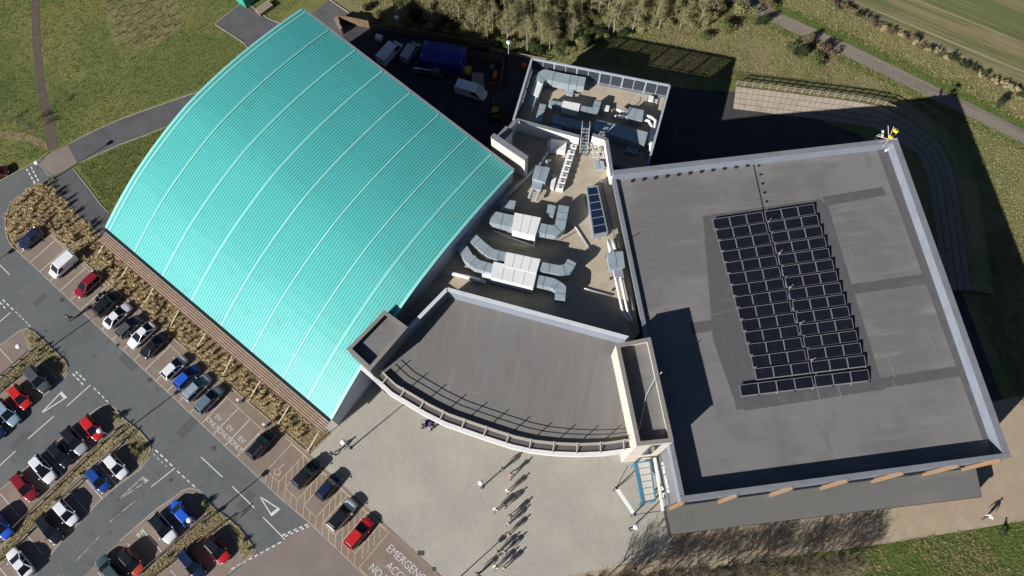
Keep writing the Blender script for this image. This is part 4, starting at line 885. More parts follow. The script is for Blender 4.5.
for pts in (((628, 112), (620, 111), (617, 109)), ((628, 117), (618, 116), (615, 117)), ((643, 115), (651, 117), (656, 121), (653, 135), (649, 152)), ((642, 119), (649, 121), (652, 127), (648, 145))):
    mb = MB(); mb.tube([P(*p, NDK + 1.1) for p in pts], .26, 8); mb.build('pipe', 'unit_white', e, smooth=True)
z = NDK + 2.4
e = eq('long_duct_unit', 'long silver and blue grey duct unit behind the white parapet wall', 'ventilation unit', 620, 132, NDK)
q = frame2(((596, 120), (617, 124.5), (615, 136), (594, 130)), z); cabinet(e, q, NDK + .3, z, 'duct', 3); legs(e, q, NDK, NDK + .3)
q = frame2(((617.5, 124.6), (647.5, 132.5), (644, 145), (615.5, 136)), z - .1); cabinet(e, q, NDK + .3, z - .1, 'duct', 3)
e = eq('shaded_duct', 'dark blue grey duct in the shadow behind the white parapet wall', 'duct', 560, 122, NDK)
duct_run(e, [P2(543, 104, NDK + 1.5), P2(538, 122, NDK + 1.5)], 1.0, NDK + .4, NDK + 1.5); duct_run(e, [P2(552, 118, NDK + 1.4), P2(590, 128, NDK + 1.4)], 1.5, NDK + .4, NDK + 1.4)
for (u, v, sx, sy, h_, rz, m_, lab) in ((570, 92, 1.0, .7, .9, -.2, 'duct', 'small silver fan box between the ribbed duct and the L shaped duct unit'), (606, 108, .9, .9, .8, -.2, 'unit_white', 'small white box at the elbow of the L shaped duct unit'), (556, 128, 1.6, .8, 1.1, -.25, 'duct', 'small silver box in the shade behind the white parapet wall'), (632, 150, 1.8, .9, 1.0, -.25, 'duct', 'silver box at the shaded foot of the screen near the main block'), (651, 98, .7, .7, .7, -.2, 'unit_white', 'small white box under the corner of the screen')):
    p = P(u, v, NDK + h_); e = thing('fan_box', lab, 'ventilation unit', (p.x, p.y, NDK), rz)
    MB().box((0, 0, .15 + (h_ - .15) / 2), (sx, sy, h_ - .15)).build('casing', m_, e, local=True); MB().box((0, 0, h_ + .02), (sx + .08, sy + .08, .05)).build('lid', m_, e, local=True); mb = MB(); mb.tube([(sx / 2, 0, h_ * .6), (sx / 2 + .5, .1, h_ * .6), (sx / 2 + .7, -.6, .2)], .08, 6); mb.build('pipe', 'pipe', e, local=True)
    for a_ in (-1, 1): MB().box((a_ * sx * .35, 0, .08), (.12, sy, .16)).build('foot_rail', 'galv', e, local=True)
for pts, lab in ((((546, 108), (556, 116), (575, 121)), 'thin pale pipe run beside the shaded duct on the lower deck'), (((600, 114), (612, 116), (626, 121)), 'thin pale pipe run between the white box and the silver box unit'), (((560, 215), (574, 225), (590, 250)), 'thin pipe run crossing the sunlit tan deck'), (((575, 285), (590, 290), (612, 296)), 'thin pipe run on the tan deck by the shadow of the foyer wall')):
    zz = (NDK if pts[0][1] < 130 else PD) + .22; tag(MB().tube([P(*q_, zz) for q_ in pts], .09, 6).build('pipe_run', 'pipe', smooth=True), lab, 'pipe')
# ------------------------------------------------------------------ stone bank, rail fence and berm round the north-east corner
BT = [(736, 86.4), (745, 87.5), (766, 90), (787, 92.7), (809, 95.5), (834, 98.6), (858.5, 102), (882, 106.5), (905.6, 118), (927.5, 132), (940, 143), (949, 159), (955, 177.5), (960, 206), (964, 232), (968, 261), (972, 290)]
bz = 1.1
top = [P2(u, v, bz) for u, v in BT]; bot = offset_line(top, -3.7)
mat('bank_stone', (.3, .255, .205), .92, noise=[((.235, .2, .16), .6, .42, .7), ((.35, .3, .245), 1.7, .52, .8)], bump=(3, .5, .04)); mat('bank_joint', (.13, .11, .09), .95)
bank = thing('stone_bank', 'sloping bank of square paving stones curving behind the main block', 'retaining bank', (*bot[6], 0))
mb = MB(); n = len(top); loft([[Vector((*p, bz - .05)) for p in top], [Vector((*p, -.05)) for p in bot]], mb); mb.build('bank_base', 'bank_joint', bank)
meshes = []
for i in range(62):
    s0, s1 = i / 62, (i + 1) / 62; a0, a1 = along(top, s0), along(top, s1); b0, b1 = along(bot, s0), along(bot, s1)
    for j in range(4):
        t0, t1 = j / 4 + .012, (j + 1) / 4 - .012
        cs = [a0.lerp(b0, t0), a1.lerp(b1, t0), a1.lerp(b1, t1), a0.lerp(b0, t1)]; zs = [bz * (1 - t0), bz * (1 - t0), bz * (1 - t1), bz * (1 - t1)]
        cc = sum(cs, Vector((0, 0))) / 4; lift = random.uniform(.0, .035)
        vs = [(*(p.lerp(cc, .04)), zz - .05) for p, zz in zip(cs, zs)] + [(*(p.lerp(cc, .05)), zz + .02 + lift) for p, zz in zip(cs, zs)]
        MB().add(vs, [(0, 1, 5, 4), (1, 2, 6, 5), (2, 3, 7, 6), (3, 0, 4, 7), (4, 5, 6, 7)]).build('stone', 'bank_stone', bank)
berm = offset_line(top, 4.2)
mb = MB(); mid = offset_line(top, .5)
loft([[Vector((*p, -.03)) for p in berm], [Vector((*p, bz * .93)) for p in mid], [Vector((*p, bz)) for p in top]], mb)
struct('berm', mb, 'meadow')
mat('fence_wood', (.3, .25, .18), .85, noise=[((.28, .22, .16), 1.2, .45, .7)])
fc = thing('rail_fence', 'pale timber post and rail fence along the top of the stone bank', 'fence', (*top[6], bz))
fl = offset_line(top, .3); NP_ = 46
for k in range(NP_):
    p = along(fl, k / (NP_ - 1)); MB().bar((p.x, p.y, bz - .1), (p.x, p.y, bz + 1.15), .13).build('post', 'fence_wood', fc)
    if k: 
        for zz in (.35, .72, 1.08):
            mb = MB(); q = along(fl, (k - 1) / (NP_ - 1)); mb.bar((q.x, q.y, bz + zz + random.uniform(-.02, .02)), (p.x, p.y, bz + zz + random.uniform(-.02, .02)), .04, .09); mb.build('rail', 'fence_wood', fc)
# ------------------------------------------------------------------ yard fence and gate posts
mat('board', (.16, .1, .06), .85, noise=[((.11, .07, .045), 1, .45, .7)])
yf = thing('yard_fence', 'brown close boarded fence along the shaded service yard', 'fence', P(416, 37, 0))
fp = px((343, 23), (365, 27.5), (390, 32), (416, 37), (440, 41.5), (465, 46), (489, 50.5))
for i in range(len(fp) - 1):
    wallbar(fp[i], fp[i + 1], .06, .05, 1.85, 'fence_panel', 'board', yf); MB().bar((*fp[i], 0), (*fp[i], 1.95), .14).build('post', 'board', yf)
    wallbar(fp[i], fp[i + 1], .16, 1.86, 1.92, 'fence_capping', 'board', yf)
yf2 = thing('yard_rail_fence', 'pale rail fence beside the scrub near the lower plant deck', 'fence', P(510, 57, 0))
fp = px((490, 52), (500, 54), (511, 56), (521, 58), (531, 60), (545, 63))
for i in range(len(fp)):
    MB().bar((*fp[i], 0), (*fp[i], 1.2), .13).build('post', 'fence_wood', yf2)
    if i:
        for zz in (.4, .75, 1.1): MB().bar((*fp[i - 1], zz), (*fp[i], zz), .05, .12).build('rail', 'fence_wood', yf2)
cp = thing('timber_compound', 'timber boarded bin compound in the shaded yard', 'enclosure', P(480, 75, 0))
cq = px((462, 57), (504, 62.5), (500, 88), (489, 89)); 
for i in range(3): wallbar(cq[i], cq[i + 1], .08, 0, 1.7, 'fence_panel', 'board', cp); MB().bar((*cq[i], 0), (*cq[i], 1.8), .14).build('post', 'board', cp)
MB().sheet(px((472, 72), (483, 73), (485, 88), (472, 86)), .004).build('concrete_pad', 'kerb', cp)
gw = thing('gate_wall', 'small tan brick gate wall at the corner of the hall', 'wall', P(345, 25, 0))
wallbar(P2(337, 24), P2(343, 35), .3, 0, 1.6, 'wall', 'board', gw); wallbar(P2(338, 21), P2(352, 24), .3, 0, 1.5, 'return_wall', 'board', gw); wallbar(P2(337, 24), P2(343, 35), .4, 1.6, 1.68, 'coping', 'taupe_coping', gw)
# ------------------------------------------------------------------ vehicles
mat('car_glass', (.01, .012, .016), .06, spec=.6); mat('tyre', (.018, .018, .018), .9); mat('rim', (.35, .36, .37), .35, .7)
mat('headlight', (.6, .62, .65), .15); mat('taillight', (.35, .015, .012), .25); mat('trim_black', (.02, .02, .022), .55)
PAINT = dict(white=(.74, .75, .76), silver=(.42, .45, .48), grey=(.1, .11, .12), black=(.012, .013, .016), navy=(.012, .02, .06), blue=(.02, .1, .55), royal=(.015, .06, .28), red=(.52, .02, .02), darkred=(.22, .012, .018), skyblue=(.3, .42, .52), steel=(.16, .22, .29), orange=(.48, .06, .03), teal=(.05, .08, .085), ltblue=(.36, .43, .5))
for k, c in PAINT.items(): mat('paint_' + k, c, .25, .25 if k in ('silver', 'grey', 'skyblue', 'steel', 'ltblue') else 0.0, coat=1.0, spec=.5)
# kind: length, width, belt z, roof z, stations of the lower body (x, half width factor, top z), cabin (rear base, rear top, front top, front base)
KIND = {
 'hatch':  dict(L=4.05, W=1.76, roof=1.47, body=[(-2.05, .66, .66), (-2.0, .86, .88), (-1.75, .96, .95), (-1.2, 1, .96), (0, 1, .95), (.75, .99, .95), (1.25, .96, .87), (1.7, .87, .77), (1.95, .72, .66), (2.02, .55, .56)], cab=(-1.93, -1.55, .22, 1.12), wt=.69),
 'saloon': dict(L=4.6, W=1.8, roof=1.43, body=[(-2.32, .64, .68), (-2.26, .84, .88), (-2.0, .95, .95), (-1.4, 1, .97), (0, 1, .94), (.8, .99, .94), (1.4, .96, .86), (1.95, .87, .75), (2.22, .7, .64), (2.3, .52, .54)], cab=(-1.8, -.95, .15, 1.12), wt=.68),
 'estate': dict(L=4.6, W=1.81, roof=1.5, body=[(-2.32, .68, .7), (-2.27, .87, .9), (-2.0, .96, .96), (-1.4, 1, .97), (0, 1, .95), (.85, .99, .95), (1.4, .96, .87), (1.95, .88, .77), (2.22, .72, .66), (2.3, .54, .56)], cab=(-2.2, -1.88, .2, 1.15), wt=.71),
 'suv':    dict(L=4.5, W=1.88, roof=1.68, body=[(-2.28, .7, .8), (-2.23, .9, 1.0), (-1.95, .98, 1.07), (-1.4, 1, 1.08), (0, 1, 1.06), (.85, 1, 1.06), (1.4, .97, 1.01), (1.9, .9, .93), (2.18, .76, .8), (2.26, .6, .66)], cab=(-2.14, -1.88, .25, 1.12), wt=.73),
 'van':    dict(L=4.5, W=1.83, roof=1.85, body=[(-2.25, .94, .95), (-2.23, .98, 1.1), (-1.5, 1, 1.12), (0, 1, 1.1), (1.0, 1, 1.1), (1.5, .98, 1.02), (2.0, .92, .88), (2.23, .78, .68)], cab=(-2.23, -2.18, .75, 1.5), wt=.88),
 'bigvan': dict(L=5.3, W=2.0, roof=2.2, body=[(-2.65, .95, 1.1), (-2.63, .99, 1.25), (-1.5, 1, 1.27), (0, 1, 1.25), (1.4, 1, 1.22), (1.9, .98, 1.1), (2.4, .92, .95), (2.63, .78, .75)], cab=(-2.63, -2.6, 1.1, 1.95), wt=.9),
}
CARM = {}
def quad_slab(mb, q, t):                      # thin slab on a quad, proud of it by t
    q = [Vector(p) for p in q]; n = (q[1] - q[0]).cross(q[3] - q[0]).normalized()
    vs = [p - n * .01 for p in q] + [p + n * t for p in q]
    mb.add(vs, [(3, 2, 1, 0), (4, 5, 6, 7), (0, 1, 5, 4), (1, 2, 6, 5), (2, 3, 7, 6), (3, 0, 4, 7)])
def car_meshes(kind):
    if kind in CARM: return CARM[kind]
    k = KIND[kind]; W = k['W'] / 2; out = {}
    mb = MB(); rows = []
    for x, wf, zt in k['body']:
        w_ = W * wf; ring = [(x, w_ * .9, .2), (x, w_, .38), (x, w_, zt - .16), (x, w_ * .955, zt - .04), (x, w_ * .8, zt), (x, 0, zt + .03)]
        ring = ring + [(p[0], -p[1], p[2]) for p in ring[::-1][1:]]; rows.append([Vector(p) for p in ring])
    loft(rows, mb); n = len(rows[0])
    mb.f.append(tuple(range(n))); mb.f.append(tuple(range((len(rows) - 1) * n, len(rows) * n))[::-1])
    for i in range(len(rows) - 1): mb.f.append((i * n, (i + 1) * n, (i + 1) * n + n - 1, i * n + n - 1))
    out['body'] = mb
    rb, rt, ft, fb = k['cab']; zr = k['roof']; wt = W * k['wt']; wb = W * .93
    def belt(x):
        b = k['body']
        for i in range(len(b) - 1):
            if x <= b[i + 1][0]: t = (x - b[i][0]) / (b[i + 1][0] - b[i][0]); return b[i][2] + t * (b[i + 1][2] - b[i][2]) - .02
        return b[-1][2]
    zb_r, zb_f = belt(rb), belt(fb)
    # roof skin with rounded plan and pillars
    mb = MB(); c = .16
    pl = [(rt + c, -wt), (ft - c * .5, -wt), (ft, -wt + c), (ft, wt - c), (ft - c * .5, wt), (rt + c, wt), (rt, wt - c), (rt, -wt + c)]
    mid = [(x * .94 + (rt + ft) / 2 * .06, y * .86) for x, y in pl]
    vs = [(x, y, zr - .1) for x, y in pl] + [(x, y, zr - .03) for x, y in pl] + [(x, y, zr + .015) for x, y in mid]
    fs = [tuple(range(7, -1, -1))] + [(i, (i + 1) % 8, 8 + (i + 1) % 8, 8 + i) for i in range(8)] + [(8 + i, 8 + (i + 1) % 8, 16 + (i + 1) % 8, 16 + i) for i in range(8)] + [tuple(range(16, 24))]
    mb.add(vs, fs)
    for s in (-1, 1):
        mb.bar((fb, s * wb * .93, zb_f), (ft, s * (wt - .04), zr - .06), .09); mb.bar((rb, s * wb * .95, zb_r), (rt, s * (wt - .04), zr - .06), .14)
        xm = (rb + fb) / 2 - .05; mb.bar((xm, s * wb, belt(xm)), (xm, s * wt, zr - .06), .1, .05)
    out['roof'] = mb
    mb = MB(); quad_slab(mb, [(fb, -wb * .9, zb_f), (fb, wb * .9, zb_f), (ft, wt * .9, zr - .06), (ft, -wt * .9, zr - .06)], .02); out['windscreen'] = mb
    mb = MB(); quad_slab(mb, [(rb, wb * .88, zb_r), (rb, -wb * .88, zb_r), (rt, -wt * .88, zr - .06), (rt, wt * .88, zr - .06)], .02); out['rear_window'] = mb
    for s, nm in ((1, 'side_window_a'), (-1, 'side_window_b')):
        mb = MB(); xr0, xr1 = rb + .1, rt + .12
        if 'van' in kind: xr0, xr1 = .25, .25
        q = [(fb - .1, s * wb, belt(fb - .1)), (xr0, s * wb, belt(xr0)), (xr1, s * wt, zr - .12), (ft - .02, s * wt, zr - .12)]
        if s < 0: q = q[::-1]
        quad_slab(mb, q, .012); out[nm] = mb
    if 'van' in kind:
        mb = MB(); 
        for s in (1, -1):
            q = [(.25, s * wb, belt(.25)), (rb, s * wb, belt(rb)), (rt, s * wt, zr - .1), (.25, s * wt, zr - .1)]
            quad_slab(mb, q if s > 0 else q[::-1], .014)
        out['side_panel'] = mb
    for nm, xx, yy, sz in (('headlight', k['L'] / 2 - .22, W * .68, (.34, .36, .14)), ('taillight', -k['L'] / 2 + .1, W * .78, (.2, .22, .3))):
        for s in (1, -1):
            mb = MB(); zz = (k['body'][-2][2] - .1) if nm == 'headlight' else (k['body'][1][2] - .16); mb.ell((xx, yy * s, zz), (sz[0] / 2, sz[1] / 2, sz[2] / 2), 8, 6); out[nm + str(s)] = mb
    for s in (1, -1): mb = MB(); mb.ell((fb - .22, s * (W + .1), zb_f + .08), (.1, .13, .08), 8, 5); out['mirror' + str(s)] = mb
    mb = MB(); mb.tube([(0, -.11, 0), (0, .11, 0)], .32, 14); out['tyre'] = mb
    mb = MB(); mb.tube([(0, -.118, 0), (0, .118, 0)], .2, 10); out['rim'] = mb
    mb = MB(); mb.box((k['L'] / 2 - .06, 0, .42), (.1, W * 1.1, .16)); out['grille'] = mb
    mb = MB(); mb.box((-k['L'] / 2 + .03, 0, .6), (.06, .5, .11)); out['number_plate'] = mb
    sm = ('roof', 'body', 'headlight1', 'headlight-1', 'taillight1', 'taillight-1', 'mirror1', 'mirror-1')
    CARM[kind] = {a: b.mesh(a.rstrip('-1').replace('_a', '').replace('_b', ''), smooth=False) for a, b in out.items()}
    for nm in ('headlight1', 'headlight-1', 'taillight1', 'taillight-1', 'mirror1', 'mirror-1', 'tyre'): CARM[kind][nm].polygons.foreach_set('use_smooth', [True] * len(CARM[kind][nm].polygons))
    for nm in ('body', 'roof'):
        bm = bmesh.new(); bm.from_mesh(CARM[kind][nm]); bmesh.ops.recalc_face_normals(bm, faces=bm.faces); bm.to_mesh(CARM[kind][nm]); bm.free()
    bo = bpy.data.objects.new('tmp_body', CARM[kind]['body']); COL.objects.link(bo); sb = bo.modifiers.new('Sub', 'SUBSURF'); sb.levels = 1; sb.render_levels = 1
    bpy.context.view_layer.update(); nb_ = bpy.data.meshes.new_from_object(bo.evaluated_get(bpy.context.evaluated_depsgraph_get())); bpy.data.objects.remove(bo); nb_.name = 'body'
    nb_.polygons.foreach_set('use_smooth', [True] * len(nb_.polygons)); CARM[kind]['body'] = nb_
    return CARM[kind]
def make_car(kind, paint, label, loc, rz, roofpaint=None, cat_='car', group=None, name=None, sunroof=False, rack=False):
    M = car_meshes(kind); k = KIND[kind]; W = k['W'] / 2
    r = thing(name or {'van': 'van', 'bigvan': 'van'}.get(kind, 'car'), label, cat_, loc, rz, group); p = 'paint_' + paint
    put('body', M['body'], p, r); rf = put('roof', M['roof'], 'paint_' + (roofpaint or paint), r); put('windscreen', M['windscreen'], 'car_glass', r); put('rear_window', M['rear_window'], 'car_glass' if 'van' not in kind else p, r)
    put('side_window', M['side_window_a'], 'car_glass', r); put('side_window', M['side_window_b'], 'car_glass', r)
    if 'side_panel' in M: put('side_panel', M['side_panel'], p, r)
    for s in ('1', '-1'): put('headlight', M['headlight' + s], 'headlight', r); put('taillight', M['taillight' + s], 'taillight', r); put('mirror', M['mirror' + s], p, r)
    put('grille', M['grille'], 'trim_black', r); put('number_plate', M['number_plate'], 'yellow', r)
    for x in (-k['L'] / 2 * .62, k['L'] / 2 * .63):
        for s in (-1, 1): wh = put('wheel', M['tyre'], 'tyre', r, (x, s * (W - .1), .32)); put('rim', M['rim'], 'rim', wh)
    if sunroof:
        MB().box((-.1, 0, k['roof'] + .015), (.75, .85, .02)).build('sunroof', 'car_glass', rf, local=True)
    if rack:
        for s in (-1, 1): MB().bar((k['cab'][1] + .25, s * W * .62, k['roof'] + .05), (k['cab'][2] - .15, s * W * .62, k['roof'] + .05), .05).build('roof_rail', 'rim', rf, local=True)
    return r
# rows: (u, v, kind, paint, facing, label, extras)
DN = KANG - math.pi / 2                       # nose towards the road (down-left)
UP = KANG + math.pi / 2                       # nose towards the hall
G1 = 'cars parked nose out in the bays along the hall'
for u, v, kd, pt, fc_, lab, ex in (
  (30.5, 238.5, 'hatch', 'navy', DN, 'dark navy hatchback tucked into the corner of the dry grass bed', {}),
  (63, 265.5, 'van', 'white', DN, 'small white van parked alone between two empty bays', {}),
  (87.5, 284.5, 'estate', 'darkred', DN, 'dark red estate car beside the parked motorcycle', {}),
  (107.5, 303.5, 'suv', 'black', UP, 'black car between the motorcycle and a white saloon', {}),
  (117.5, 315.5, 'saloon', 'white', UP, 'white saloon next to the black car by the motorcycle', {}),
  (129, 326.5, 'hatch', 'grey', UP, 'charcoal hatchback squeezed between two white cars', {}),
  (141.3, 334.8, 'saloon', 'white', DN, 'white car with its windscreen facing the road beside a black saloon', {}),
  (154.5, 344.5, 'saloon', 'black', UP, 'black saloon next to an empty bay in the row by the hall', {}),
  (174.3, 367, 'hatch', 'white', UP, 'white hatchback beside the small blue car and an empty bay', {}),
  (186.5, 376.8, 'hatch', 'royal', UP, 'small blue car with painted sun glint on roof between white and pale blue cars', dict(roofpaint='blue')),  # brighter roof paint puts the sun glint into the colour
  (197, 387.5, 'suv', 'ltblue', UP, 'pale blue off roader with roof rails beside the small blue car', dict(rack=True)),
  (209, 399.5, 'estate', 'steel', UP, 'slate blue car parked next to the empty electric charging bays', {}),
  (261, 444.5, 'suv', 'black', UP, 'black off roader with roof rails beside the electric charging bays', dict(rack=True)),
  (307, 473.5, 'suv', 'black', UP, 'long black car in the hatched bay next to the empty wheelchair bay', {}),
  (328.5, 486.5, 'hatch', 'navy', UP, 'black blue hatchback between the long black car and the white off roader', {}),
  (342.3, 514.5, 'suv', 'white', UP, 'white off roader with black glass roof in a hatched bay', dict(roofpaint='black')),
  (358.8, 533, 'estate', 'red', UP, 'bright red car in the hatched bay next to the emergency access box', {}),
):
    p = P(u, v, .75); make_car(kd, pt, lab, (p.x, p.y, .02), fc_ + random.uniform(-.03, .03), group=G1, **ex)
A = LOT - math.pi / 2; B = LOT + math.pi / 2   # A nose down-right, B nose up-left
G2 = 'cars parked in the island rows'
for u, v, kd, pt, fc_, lab, ex in (
  (37.5, 379.5, 'suv', 'grey', A, 'dark grey car at the road end of the island beside a red hatchback', {}),
  (19.5, 396.8, 'hatch', 'red', A, 'red hatchback between the dark grey car and the silver blue estate', {}),
  (6.5, 412.5, 'estate', 'skyblue', A, 'silver blue estate next to the red hatchback by the dark grey car', {}),
  (-7, 427, 'hatch', 'navy', A, 'dark navy hatchback beyond the silver blue estate', {}),
  (91.5, 427.5, 'hatch', 'red', A, 'red hatchback under the lamp post beside a silver grey car', {}),
  (74, 440.5, 'estate', 'silver', A, 'silver grey car with big dark roof between red and black cars', dict(roofpaint='black')),
  (59.5, 454.3, 'hatch', 'black', A, 'black hatchback between the silver grey car and the white sunroof car', {}),
  (42.5, 469, 'estate', 'white', A, 'white car with a dark sunroof between black and dark red cars', dict(sunroof=True)),
  (24, 486.5, 'estate', 'darkred', A, 'dark red car beside the white car with a sunroof', {}),
  (0, 525.5, 'hatch', 'blue', A, 'bright blue hatchback two empty bays from the dark red car', {}),
  (115.5, 466, 'hatch', 'white', A, 'white hatchback at the shrub end of its row beside a navy car', {}),
  (97.5, 479.5, 'hatch', 'royal', A, 'navy blue hatchback beside the white hatchback at the shrub end', {}),
  (65.5, 512.5, 'hatch', 'white', A, 'white hatchback with dark windscreen beside a black hatchback and an empty bay', {}),
  (49, 528.5, 'estate', 'black', A, 'black car with large glass roof beside the white hatchback', {}),
  (19.5, 562.5, 'saloon', 'white', B, 'white saloon alone between empty bays far from the hall', {}),
  (180.5, 512.5, 'hatch', 'blue', B, 'bright blue car under the lamp post beside a white car with black roof', {}),
  (163, 528, 'suv', 'white', A, 'white car with black roof next to the bright blue car', dict(roofpaint='black')),
  (131, 562, 'hatch', 'orange', A, 'orange red car with black roof beside a dark teal car', dict(roofpaint='black')),
  (110, 570, 'suv', 'teal', B, 'dark teal car beside the orange red car with black roof', {}),
  (216.5, 549.5, 'hatch', 'red', A, 'red car with black roof at the table end beside a navy car', dict(roofpaint='black')),
  (191, 564, 'estate', 'navy', A, 'navy car with tilted shade next to the red car with black roof', {}),
  (-5, 174, 'hatch', 'darkred', R(35), 'red car at the edge of the lawn by the entry road', {}),
):
    p = P(u, v, .75); make_car(kd, pt, lab, (p.x, p.y, .02), fc_ + random.uniform(-.03, .03), group=G2, **ex)
for o in scene.objects:
    if o.get('label') == 'navy car with tilted shade next to the red car with black roof': o['label'] = 'navy car next to the red car with black roof near the raised table'
for u, v, kd, pt, rz, lab in ((390, 52, 'bigvan', 'white', R(55), 'white van in the shaded yard between a white box and a silver van'), (410.5, 51, 'van', 'silver', R(65), 'silver van in the shaded yard beside the blue tarpaulin lorry'), (471.5, 91, 'bigvan', 'white', R(-20), 'white van parked across the yard beside the timber bin compound')):
    p = P(u, v, 1.0); make_car(kd, pt, lab, (p.x, p.y, .01), rz, cat_='van', name='van')
# blue tarpaulin lorry, flatbed, bins and boxes in the yard
mat('tarp_blue', (.02, .03, .2), .6, noise=[((.015, .024, .15), .6, .45, .7)]); mat('skip_yellow', (.55, .48, .03), .6); mat('safety_orange', (.65, .12, .02), .6)
yl = P(443, 53, 3.2); lr = thing('lorry_body', 'blue covered lorry body in the shaded service yard', 'lorry', (yl.x, yl.y, .0), R(-11))
MB().box((0, 0, 2.05), (7.4, 4.0, 2.3)).build('tarpaulin', 'tarp_blue', lr, local=True); MB().box((0, 0, .8), (7.3, 2.3, .3)).build('chassis', 'trim_black', lr, local=True)
MB().add([(-3.7, -2, 3.2), (3.7, -2, 3.2), (3.7, 2, 3.2), (-3.7, 2, 3.2), (-3.7, 0, 3.5), (3.7, 0, 3.5)], [(0, 1, 5, 4), (2, 3, 4, 5), (1, 2, 5), (3, 0, 4)]).build('tarpaulin_ridge', 'tarp_blue', lr, local=True)
for x in (-2.4, 2.0, 2.9):
    for s in (-1, 1): put('wheel', car_meshes('van')['tyre'], 'tyre', lr, (x, s * 1.15, .42), 0, (1.3, 1.3, 1.3))
for x in (-3.3, 3.3): MB().bar((x, -1.6, 3.34), (x, 1.6, 3.34), .06).build('strap', 'pale_coping', lr, local=True)
ft = P(429, 70, .9); fb_ = thing('flatbed_truck', 'dark flatbed truck with a pale stripe below the blue lorry body', 'truck', (ft.x, ft.y, 0), R(-9))
MB().box((-1.0, 0, .8), (3.6, 1.9, .25)).build('bed', 'trim_black', fb_, local=True); MB().box((-1.0, 0, .95), (3.2, .35, .06)).build('stripe', 'unit_white', fb_, local=True)
for s in (-1, 1): MB().box((-1.0, s * .93, 1.05), (3.6, .06, .4)).build('side_board', 'paint_steel', fb_, local=True)
mb = MB(); mb.add([(.9, -.9, .5), (2.6, -.85, .5), (2.6, .85, .5), (.9, .9, .5), (.9, -.85, 1.9), (1.9, -.75, 1.9), (1.9, .75, 1.9), (.9, .85, 1.9), (2.6, -.85, 1.1), (2.6, .85, 1.1)], [(0, 3, 2, 1), (4, 5, 6, 7), (0, 4, 7, 3), (0, 1, 8, 5, 4), (3, 7, 6, 9, 2), (5, 8, 9, 6), (1, 2, 9, 8)]); mb.build('cab', 'paint_steel', fb_, local=True)
MB().add([(1.93, -.7, 1.86), (2.58, -.78, 1.14), (2.58, .78, 1.14), (1.93, .7, 1.86)], [(0, 1, 2, 3)]).build('windscreen', 'car_glass', fb_, local=True)
for x in (-2.0, 1.6):
    for s in (-1, 1): put('wheel', car_meshes('van')['tyre'], 'tyre', fb_, (x, s * .85, .34))
def yard_bin(name, u, v, m, size, label, cat_, rz=R(-15)):
    p = P(u, v, size[2]); t = thing(name, label, cat_, (p.x, p.y, 0), rz)
    sx, sy, sz = size; mb = MB(); vs = [(x * sx / 2 * f, y * sy / 2 * f, z) for z, f in ((.12, .82), (sz * .85, 1)) for x, y in ((-1, -1), (1, -1), (1, 1), (-1, 1))]
    mb.add(vs, [(3, 2, 1, 0), (4, 5, 6, 7), (0, 1, 5, 4), (1, 2, 6, 5), (2, 3, 7, 6), (3, 0, 4, 7)]); mb.build('bin_body', m, t, local=True)
    mb = MB(); vs = [(x * sx / 2 * f, y * sy / 2 * f, z) for z, f in ((sz * .86, 1.04), (sz, .9)) for x, y in ((-1, -1), (1, -1), (1, 1), (-1, 1))]; mb.add(vs, [(3, 2, 1, 0), (4, 5, 6, 7), (0, 1, 5, 4), (1, 2, 6, 5), (2, 3, 7, 6), (3, 0, 4, 7)]); mb.build('lid', m, t, local=True)
    for x in (-1, 1): mb = MB(); mb.tube([(x * sx * .35, -sy * .3, .1), (x * sx * .35, sy * .3, .1)], .1, 8); mb.build('castor', 'tyre', t, local=True)
yard_bin('yellow_bin', 467.5, 68.5, 'skip_yellow', (1.1, 1.2, 1.3), 'yellow wheeled bin beside the blue lorry body', 'bin')
yard_bin('orange_bin', 495, 74, 'safety_orange', (.7, 1.5, 1.0), 'orange bin inside the timber bin compound', 'bin')
yard_bin('green_bin', 492, 66, mat('green_bin', (.08, .2, .12), .6), (.8, .8, 1.1), 'green bin in the corner of the timber compound', 'bin')
yard_bin('white_box', 378.5, 36, 'unit_white', (1.2, .9, 1.1), 'white lidded box by the yard fence near the vans', 'box')
yard_bin('traffic_barrier', 524, 64.5, 'safety_orange', (.7, .7, 1.0), 'orange plastic barrier against the lower plant deck wall', 'barrier')
p = P(495, 112, 1.5); t = thing('small_digger', 'small yellow digger in the shade by the hall corner', 'digger', (p.x, p.y, 0), R(100))
mat('plant_yellow', (.32, .24, .03), .55)
MB().box((0, 0, .95), (1.5, 1.1, .7)).build('body', 'plant_yellow', t, local=True); mb = MB(); mb.prism([(-.5, -.5), (.3, -.5), (.4, -.3), (.4, .5), (-.5, .5)], 1.3, 2.2); mb.build('cab', 'car_glass', t, local=True); MB().box((-.05, 0, 2.24), (.95, 1.05, .08)).build('cab_roof', 'plant_yellow', t, local=True)
for s in (-1, 1): MB().box((0, s * .6, .3), (1.9, .35, .6)).build('caterpillar_track', 'tyre', t, local=True)
MB().bar((.6, 0, 1.1), (1.7, 0, 2.1), .2, .25).build('boom', 'plant_yellow', t, local=True); MB().bar((1.7, 0, 2.1), (2.3, 0, .8), .18, .2).build('dipper_arm', 'plant_yellow', t, local=True); MB().box((2.3, 0, .55), (.4, .6, .5)).build('bucket', 'trim_black', t, local=True)
